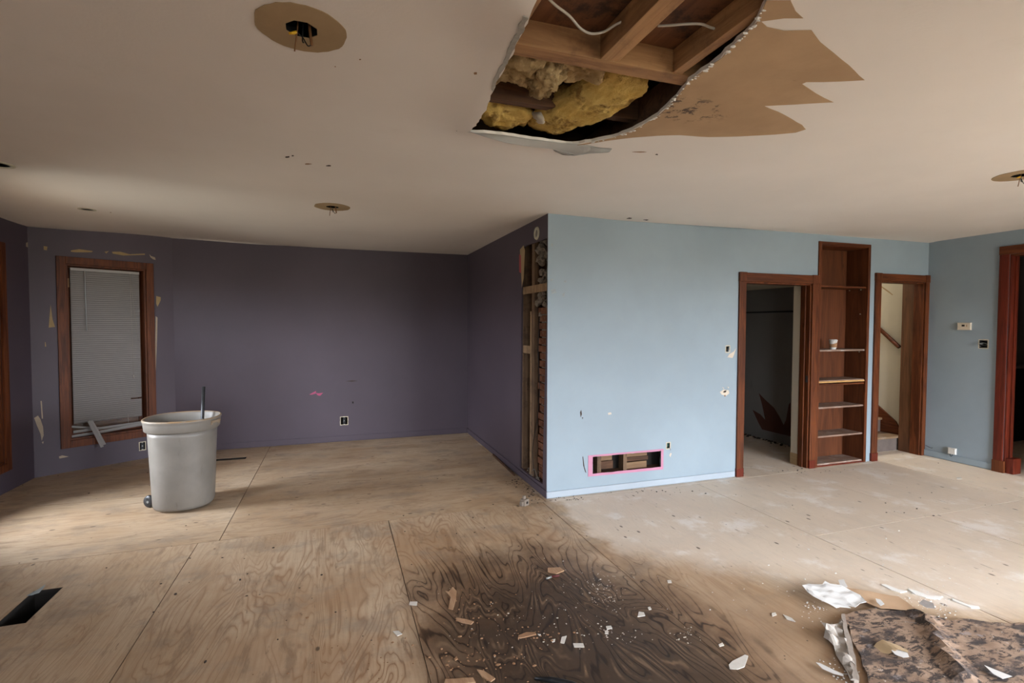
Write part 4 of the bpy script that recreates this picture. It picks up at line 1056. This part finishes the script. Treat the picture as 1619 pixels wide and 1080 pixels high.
lathe(bm, [(.238, .642), (.256, .640), (.263, .648), (.268, .700), (.270, .716), (.275, .722), (.273, .730), (.262, .733), (.256, .726), (.250, .70), (.240, .650), (.238, .642)], 64, sq=.88)
obj('can_rim', bm, M_can, tcn, smooth=True)
bm = bmnew(); lathe(bm, [(.2725, .7225), (.2755, .7270), (.2735, .7345), (.262, .737), (.2585, .732), (.2645, .7275), (.2725, .7225)], 64, sq=.88); obj('rim_lip', bm, M_rim, tcn, smooth=True, label='tan stained rolled lip')
for ang, nm in ((-22, 'handle'), (158, 'handle')):
    a = math.radians(ang); R_ = Matrix.Rotation(a, 4, 'Z')
    bm = bmnew(); box(bm, (.262, -.055, .690), (.286, .055, .712), R_, .006); box(bm, (.262, -.055, .676), (.278, -.035, .70), R_, .004); box(bm, (.262, .035, .676), (.278, .055, .70), R_, .004)
    obj(nm, bm, M_rim, tcn)
for sgn in (-1, 1):
    R_ = Matrix.Rotation(wa, 4, 'Z'); bm = bmnew()
    y0, y1 = (.125*sgn-.017, .125*sgn+.017)
    pr = [(.0, -.017), (.030, -.017), (.046, -.013), (.050, -.006), (.050, .006), (.046, .013), (.030, .017), (0, .017)]
    lathe(bm, pr, 28)
    M_ = R_ @ Matrix.Translation((.222, .115*sgn, .051)) @ Matrix.Rotation(PI/2, 4, 'X')
    for v in bm.verts: v.co = M_ @ v.co
    wh_ = obj('wheel', bm, M_black, tcn, smooth=True)
    bm = bmnew(); tube(bm, [(M_ @ Vector((0, 0, -.020))), (M_ @ Vector((0, 0, .020)))], .010, 12); obj('hub', bm, M_steel, wh_)
bm = bmnew(); tube(bm, [Matrix.Rotation(wa, 4, 'Z') @ Vector((.205, -.11, .051)), Matrix.Rotation(wa, 4, 'Z') @ Vector((.205, .11, .051))], .006, 8); obj('axle', bm, M_steel, tcn)
bm = bmnew(); tube(bm, [(-1.15, 4.93, .075), (-1.105, 5.00, .62), (-1.092, 5.018, .955)], .0135, 14); tag(obj('steel_pipe', bm, M_pipe, smooth=True), 'dark steel pipe standing up in the trash can', 'pipe')
bxo('scrap_board', (-1.43, 5.0, .30), (-1.28, 5.02, .775), M_card, None, .002, Matrix.Translation((0, 0, 0))).name = 'scrap_board'
o = bpy.data.objects['scrap_board']; bpy.data.objects.remove(o)
def scrap(name, c, size, rot, mt, label, cat, bev=.002):
    b = bmnew(); M_ = Matrix.Translation(c) @ Matrix.Rotation(rot[2], 4, 'Z') @ Matrix.Rotation(rot[1], 4, 'Y') @ Matrix.Rotation(rot[0], 4, 'X')
    box(b, [-s/2 for s in size], [s/2 for s in size], M_, bev); return tag(obj(name, b, mt), label, cat)
scrap('cardboard_piece', (-1.29, 4.955, .52), (.13, .006, .30), (-.12, .15, .35), M_chipd, 'tan cardboard piece leaning inside the back of the trash can', 'cardboard')
scrap('wood_scrap', (-1.36, 4.86, .46), (.04, .02, .46), (.2, -.25, .5), M_chip, 'short wood scrap leaning inside the left of the trash can', 'wood scrap')
b = bmnew()
for i in range(60):
    a = br.uniform(0, 2*PI); r_ = .19*math.sqrt(br.random()); q = bmesh.ops.create_icosphere(b, subdivisions=1, radius=br.uniform(.02, .045)); c = Vector((cx_+r_*math.cos(a), cy_+r_*math.sin(a), .30+br.uniform(-.03, .05)))
    for v in q['verts']: v.co = Vector((v.co.x*1.3, v.co.y, v.co.z*.6))*(1+.4*noise.noise(v.co*30+c*9))+c
tag(obj('debris_fill', b, M_mortar), 'broken plaster debris filling the trash can', 'debris', kind='stuff')

# ================================================================== CEILING ELECTRICAL PATCHES
def fixture(i, label, r, nut):
    x, y = FIX[i]; z = cz(x, y); t = thing('ceiling_fixture_opening', label, 'ceiling fixture', (x, y, z))
    b = bmnew(); panel(b, [(p[0]*(1+.02*math.sin(5*k)), p[1]*(1+.02*math.cos(3*k))) for k, p in enumerate(circ(0, 0, r, 40))], [octo(0, 0, .050)], lambda s, tt, d: Vector((s, tt, -.0025+d+cz(x+s, y+tt)-z)), .002, .05)
    obj('bare_paper_ring', b, M_tand, t)
    b = bmnew(); o8 = octo(0, 0, .0515); lo = [b.verts.new((p[0], p[1], 0)) for p in o8]; hi = [b.verts.new((p[0], p[1], .055)) for p in o8]
    for k in range(8): b.faces.new((lo[k], lo[(k+1) % 8], hi[(k+1) % 8], hi[k]))
    b.faces.new(hi); bmesh.ops.solidify(b, geom=b.faces[:], thickness=-.0015); obj('electrical_box', b, M_pipe, t)
    W = [([(-.01, 0, .05), (-.012, -.004, .0), (-.016, .0, -.03), (-.022, .004, -.072)], .0022, M_copper), ([(.004, .01, .05), (.004, .004, .01), (.002, .002, -.035), (.006, .0, -.042)], .0022, M_black),
         ([(.02, -.01, .05), (.024, -.008, .0), (.030, -.006, -.05)], .0045, M_copper), ([(-.014, 0, -.012), (.004, .0, -.028), (.018, -.004, -.052), (.030, -.006, -.046)], .002, M_black)]
    for p, rr, mt in W:
        b = bmnew(); tube(b, smoothpath(p, 5), rr, 6); obj('wire', b, mt, t, smooth=True)
    if nut:
        b = bmnew(); tube(b, [(-.014, 0, -.014), (-.038, .002, -.020)], [.006, .0035], 10); obj('wire_nut', b, M_yellow, t, smooth=True, label='yellow wire nut')
    return t
fixture(0, 'round brown patch with open wire box on the ceiling, nearest and largest', .137, True)
fixture(1, 'round tan patch with open wire box on the ceiling before the purple back wall', .137, False)
fixture(2, 'round tan patch with wire box on the ceiling at the right edge', .137, True)
for (x, y, r), lab in zip(CANS, ('round recessed light hole in the ceiling at the left edge', 'small round recessed light hole in the ceiling above the left window')):
    z = cz(x, y); t = thing('recessed_light', lab, 'recessed light', (x, y, z))
    b = bmnew(); lathe(b, [(r*.98, -.0005), (r*1.38, -.0005), (r*1.36, -.004), (r*1.0, -.005), (r*.98, -.0005)], 28); obj('trim_ring', b, M_brass, t, smooth=True)
    b = bmnew(); lathe(b, [(r*.97, 0), (r*.97, .09), (0.001, .09)], 24); bmesh.ops.solidify(b, geom=b.faces[:], thickness=-.001); obj('housing', b, M_pipe, t, smooth=True)

# ================================================================== FLOOR DEBRIS
def sheet(name, px, label, cat, mt, zf=None, th=.001, grid=.03, seed=0, parent=None, ragged=.004, base=.002):
    """a torn sheet lying on the floor; zf(x, y) lifts and curls it"""
    poly = [tuple(fl(*p)[:2]) for p in px]; poly = rough(poly, .035, ragged, seed)
    b = bmnew(); zf = zf or (lambda x, y: 0)
    panel(b, poly, [], lambda s, t, d: Vector((s, t, base+th+zf(s, t)-d)), th, grid)
    o = obj(name, b, mt, parent)
    if label: tag(o, label, cat)
    return o
def wob(a, f, s=0): return lambda x, y: a*max(0, .5+noise.noise(Vector((x*f, y*f, s)))) 
ridge = [tuple(fl(*p)[:2]) for p in [(1455, 968), (1468, 990), (1480, 1015), (1495, 1040), (1520, 1075)]]
def ridz(x, y):
    d = min(segdist((x, y), ridge[i], ridge[i+1]) for i in range(4)); return .030*math.exp(-(d/.035)**2)+.006*max(0, noise.noise(Vector((x*9, y*9, 3)))+.3)
fdx = sheet('fallen_drywall', [(1333, 977), (1348, 972), (1380, 967), (1400, 969), (1425, 970), (1446, 971), (1462, 984), (1480, 980), (1500, 985), (1530, 983), (1550, 986), (1585, 989), (1640, 992), (1760, 1010), (1760, 1250), (1430, 1250), (1374, 1090), (1362, 1050), (1345, 1010)],
      'mouldy sheet of fallen drywall lying on the floor at lower right', 'drywall', M_mold, ridz, .013, .045, 3, ragged=.008)
o = sheet('lifted_edge_chip', [(1452, 968), (1459, 962), (1475, 968), (1478, 977), (1464, 975)], None, None, plain('grey_paper_back', (.30, .27, .25), .8, .2, 20), lambda x, y: .045, .0015, .02, 1, fdx, .002)
o = sheet('torn_paper_curl', [(1380, 1028), (1395, 1022), (1420, 1026), (1434, 1030), (1436, 1042), (1420, 1038), (1405, 1040), (1388, 1036)], None, None, M_tand, lambda x, y: .020+.010*math.sin(x*40), .001, .02, 2, fdx)
o = sheet('white_paper_scab', [(1407, 1035), (1420, 1033), (1434, 1040), (1437, 1048), (1428, 1049), (1415, 1044)], None, None, M_paperw, lambda x, y: .024, .001, .02, 3, fdx)
o = sheet('white_paper_scab', [(1556, 1062), (1575, 1070), (1600, 1080), (1585, 1084), (1570, 1076)], None, None, M_paperw, lambda x, y: .026, .001, .02, 4, fdx)
rb = random.Random(21)
sheet('torn_white_paper', [(1268, 937), (1278, 934), (1300, 936), (1304, 931), (1312, 935), (1330, 938), (1345, 945), (1360, 953), (1370, 964), (1360, 966), (1352, 972), (1340, 968), (1345, 973), (1328, 971), (1322, 973), (1310, 967), (1298, 962), (1285, 955), (1276, 947)],
      'large crumpled white scrap of drywall paper above the mouldy sheet', 'paper', M_paperb, lambda x, y: .038+.016*noise.noise(Vector((x*7, y*7, 1)))+.006*noise.noise(Vector((x*22, y*22, 2))), .0015, .014, 5)
sheet('torn_brown_paper', [(1318, 942), (1340, 938), (1378, 941), (1420, 948), (1440, 962), (1455, 971), (1430, 971), (1392, 968), (1372, 960), (1352, 950)],
      'long brown strip of torn drywall paper along the top of the mouldy sheet', 'paper', plain('fresh_brown_paper', (.50, .33, .20), .8, .08, 15), lambda x, y: .014+.02*max(0, noise.noise(Vector((x*5, y*5, 4)))+.1), .002, .03, 6)
sheet('torn_white_paper', [(1325, 926), (1334, 925), (1340, 937), (1328, 938)], 'small upright cream paper flap behind the large white scrap', 'paper', M_paperw, lambda x, y: .03, .0015, .02, 7)
sheet('torn_white_paper', [(1384, 957), (1392, 959), (1398, 966), (1392, 969), (1386, 963)], 'tiny white paper sliver between the brown strip and the mouldy sheet', 'paper', M_paperw, lambda x, y: .034, .0015, .02, 7)
sheet('crumpled_paper', [(1328, 982), (1325, 990), (1312, 998), (1298, 996), (1305, 1004), (1302, 1012), (1310, 1020), (1318, 1026), (1322, 1040), (1332, 1055), (1340, 1070), (1344, 1085), (1356, 1085), (1352, 1060), (1344, 1035), (1338, 1010), (1333, 985)],
      'twisted white paper strip crumpled along the left edge of the mouldy sheet', 'paper', plain('soiled_white_paper', (.40, .355, .31), .8, .2, 18), lambda x, y: .008+.036*max(0, noise.noise(Vector((x*26, y*14, 9)))+.3), .0015, .014, 8)
sheet('torn_white_paper', [(1290, 1052), (1296, 1053), (1318, 1064), (1332, 1070), (1334, 1074), (1318, 1070), (1300, 1062)], 'thin white paper strip lying left of the crumpled twist', 'paper', M_paperw, lambda x, y: .01, .0015, .02, 9)
# edge splinter of brown core beside the mouldy sheet
sheet('drywall_edge_strip', [(1330, 978), (1335, 977), (1342, 1008), (1352, 1045), (1358, 1085), (1350, 1085), (1342, 1045), (1335, 1010)], 'narrow broken edge strip standing along the mouldy sheet', 'drywall', plain('soiled_core', (.36, .30, .25), .9, .25, 30), lambda x, y: .022, .02, .03, 10, base=-.018)
M_spl = plain('white_splinter', (.76, .74, .70), .8, .05)
for px, lab in [([(1393, 925), (1400, 925), (1420, 933), (1434, 936), (1424, 938), (1408, 933)], 'white plaster splinter, left of three in a row at lower right'),
                ([(1435, 932), (1448, 935), (1468, 943), (1490, 944), (1484, 948), (1465, 946), (1446, 940)], 'white plaster splinter, middle of three in a row at lower right'),
                ([(1505, 947), (1515, 951), (1530, 957), (1548, 960), (1549, 963), (1536, 962), (1518, 955), (1506, 950)], 'white plaster splinter, right of three in a row at lower right')]:
    sheet('plaster_splinter', px, lab, 'plaster', M_spl, lambda x, y: .004, .005, .03, 11, base=-.004)
chips = [([(648, 952), (660, 952), (659, 958), (647, 957)], 'white plaster chip left of the dark stain, farther of two'),
         ([(621, 999), (630, 998), (636, 1003), (628, 1006)], 'white plaster chip left of the dark stain, nearer of two'),
         ([(888, 1008), (896, 1006), (892, 1018), (886, 1017)], 'upright white plaster chip in the dark stain beside a flat one'),
         ([(906, 1018), (922, 1018), (924, 1024), (908, 1024)], 'flat rectangular white plaster chip in the middle of the dark stain'),
         ([(850, 1003), (855, 1004), (853, 1006)], 'tiny white plaster chip beside the orange wood crumbs'),
         ([(872, 1012), (878, 1011), (877, 1015), (873, 1016)], 'small white plaster chip left of the upright one'),
         ([(1136, 1020), (1142, 1017), (1145, 1021), (1138, 1023)], 'small white plaster chip on bare plywood right of the stain'),
         ([(1152, 1052), (1158, 1046), (1178, 1036), (1183, 1038), (1177, 1055), (1166, 1059), (1154, 1058)], 'large pointed white plaster chip at the bottom right of the stain'),
         ([(1024, 961), (1028, 960), (1030, 964), (1026, 965)], 'round white plaster lump right of the crumb patch'),
         ([(1010, 968), (1018, 969), (1020, 974), (1008, 976)], 'pale plaster lump below the crumb patch'),
         ([(958, 991), (966, 990), (968, 994), (960, 996)], 'oval white plaster lump, farther of a close pair'), ([(956, 998), (961, 997), (962, 1003), (957, 1003)], 'oval white plaster lump, nearer of a close pair'),
         ([(1055, 918), (1061, 918), (1062, 922), (1056, 922)], 'small white plaster chip at the stain edge beside the pale plywood'),
         ([(1456, 733), (1470, 733), (1470, 737), (1456, 737)], 'white paper bit lying in front of the right blue wall'),
         ([(1220, 970), (1226, 969), (1228, 973), (1221, 975)], 'white plaster chip left of the large white paper'),
         ([(1238, 972), (1252, 978), (1258, 984), (1244, 980)], 'grey plaster smear chip below the large white paper')]
chips[13] = ([(1512, 755), (1520, 755), (1521, 757.5), (1513, 757.5)], chips[13][1])
for px, lab in chips: sheet('plaster_chip', px, lab, 'plaster', M_gypc, None, .003, None, 13, ragged=.001, base=0)
M_raww = timber('split_raw_wood', (.28, .15, .075), (.46, .29, .17), 'Y', .7)
for px, lab, mt in [([(709, 937), (716, 929), (722, 936), (721, 948), (716, 965), (709, 963), (713, 945), (704, 935)], 'split tan wood piece standing out left in the dark stain', M_raww),
                ([(721, 978), (735, 980), (749, 984), (745, 988), (730, 985), (722, 982)], 'pinkish wood splinter below the split tan piece', M_raww),
                ([(866, 899), (885, 898), (892, 903), (880, 908), (866, 905)], 'flat pinkish wood chip at the top of the dark stain', M_raww),
                ([(704, 1075), (748, 1073), (752, 1080), (702, 1084)], 'tan wood piece at the bottom frame edge', M_raww),
                ([(754, 1060), (765, 1062), (783, 1074), (776, 1079), (762, 1071)], 'tan wood splinter pointing right near the bottom frame edge', M_raww),
                ([(820, 1006), (832, 1001), (846, 1001), (848, 1004), (828, 1009), (819, 1010)], 'orange brown wood crumb in the centre of the stain', M_chip),
                ([(718, 1043), (722, 1039), (724, 1043), (720, 1045)], 'small orange wood crumb near the bottom left of the stain', M_chip)]:
    sheet('wood_splinter', px, lab, 'wood', mt, None, .005, None, 14, ragged=.002, base=0)
# marker-like metal piece
mk = thing('screw_anchor', 'small maroon and silver metal piece beside the pinkish chip on the stain', 'hardware', tuple(fl(874, 913)))
a = fl(864, 915, .006); b_ = fl(872, 912, .006); c_ = fl(884, 910, .006)
bm = bmnew(); tube(bm, [a, b_], .006, 10); obj('silver_end', bm, M_steel, mk, smooth=True, world=True)
bm = bmnew(); tube(bm, [b_, c_], .006, 10); obj('maroon_shaft', bm, plain('maroon_plastic', (.08, .012, .012), .4), mk, smooth=True, world=True)
# dark object at the bottom edge
bm = bmnew(); p = fl(880, 1078); tube(bm, [fl(845, 1073, .012), fl(872, 1075, .012), fl(905, 1082, .012), fl(930, 1092, .012)], [.006, .012, .012, .01], 10); tag(obj('black_strap', bm, M_black, smooth=True), 'black strap piece at the bottom frame edge', 'strap')
# thin flat bits near the vent on the left
sheet('paper_strip', [(41, 944), (60, 934), (72, 926), (62, 939), (50, 943)], 'thin grey paper sliver beside the near floor vent hole', 'paper', M_scuff, lambda x, y: .004, .001, None, 15)
# crumbs too many to count
def crumbs(name, label, spots, n, mt, seed, smax=.006):
    r_ = random.Random(seed); b = bmnew()
    for i in range(n):
        px, py, sx, sy = r_.choice(spots); p = fl(px+r_.gauss(0, sx), py+r_.gauss(0, sy)); s = r_.uniform(.0015, smax)*(.6 if r_.random() < .7 else 1)
        q = bmesh.ops.create_icosphere(b, subdivisions=1, radius=s); k_ = Vector((r_.uniform(.8, 1.9), r_.uniform(.8, 1.5), .6)); c = Vector((p.x, p.y, s*.45))
        for v in q['verts']: v.co = Vector((v.co.x*k_.x, v.co.y*k_.y, v.co.z*k_.z))*(1+.35*noise.noise(v.co*400+c*30))+c
    return tag(obj(name, b, mt), label, 'crumbs', kind='stuff')
crumbs('plaster_crumbs', 'white plaster crumbs sprinkled over the dark stain', [(950, 925, 12, 10), (960, 945, 14, 8), (985, 1005, 22, 8), (930, 970, 40, 25), (820, 1000, 60, 25), (900, 950, 60, 30), (1080, 1005, 14, 6), (970, 905, 60, 18)], 300, M_gypd, 1, .0042)
crumbs('paper_crumbs', 'white crumbs scattered round the fallen drywall', [(1460, 945, 22, 8), (1490, 965, 12, 8), (1270, 925, 60, 20), (1290, 965, 18, 12), (1330, 1060, 14, 12), (1480, 925, 60, 20), (1420, 880, 90, 20), (1470, 955, 20, 6)], 300, M_gyp, 2, .005)
crumbs('wood_crumbs', 'orange wood crumbs scattered on the near floor', [(730, 1030, 50, 25), (780, 1050, 60, 15), (600, 1040, 120, 30), (850, 1005, 30, 6), (740, 960, 40, 20)], 190, M_chip, 3, .007)
crumbs('dirt_crumbs', 'dark dirt crumbs along the walls and near the corner', [(835, 775, 6, 6), (812, 765, 8, 5), (845, 785, 8, 5), (905, 788, 20, 2), (1040, 777, 60, 3), (1280, 745, 40, 3), (300, 760, 200, 15), (790, 840, 80, 25), (1450, 790, 80, 25), (400, 900, 200, 60)], 330, M_dust, 4, .008)
# small metal box by the corner
jb = thing('metal_junction_box', 'small grey metal junction box on the floor by the purple corner', 'junction box', tuple(fl(830, 800)))
q = fl(830, 799); Rj = Matrix.Translation(q) @ Matrix.Rotation(.5, 4, 'Z')
bxo('box_body', (-.028, -.020, 0), (.030, .030, .052), M_mortar, jb, .004, Rj)
bxo('box_ear', (-.052, -.014, .006), (-.028, .014, .040), M_mortar, jb, .003, Rj)
bxo('box_ear', (-.012, .0, .052), (.012, .020, .078), M_mortar, jb, .003, Rj)
bm = bmnew(); tube(bm, [Rj @ Vector((.004, -.0195, .026)), Rj @ Vector((.004, -.022, .026))], .011, 14); obj('knockout', bm, M_void, jb, world=True)
# loose shoe-mould strip coming off at the side wall
bm = bmnew(); p0 = Vector((XS-.018, 5.55, .008)); p1 = Vector((XS-.045, 4.72, .008)); d = (p1-p0).normalized(); n = Vector((-d.y, d.x, 0))
vs = [bm.verts.new(p+n*s+Vector((0, 0, z))) for p in (p0, p1) for s, z in ((-.006, -.007), (.006, -.007), (.006, .012), (-.006, .012))]
for k in range(4): bm.faces.new((vs[k], vs[(k+1) % 4], vs[4+(k+1) % 4], vs[4+k]))
bm.faces.new(vs[:4][::-1]); bm.faces.new(vs[4:]); tag(obj('loose_moulding', bm, M_dkfir), 'thin dark moulding strip loose at the foot of the purple side wall', 'moulding')
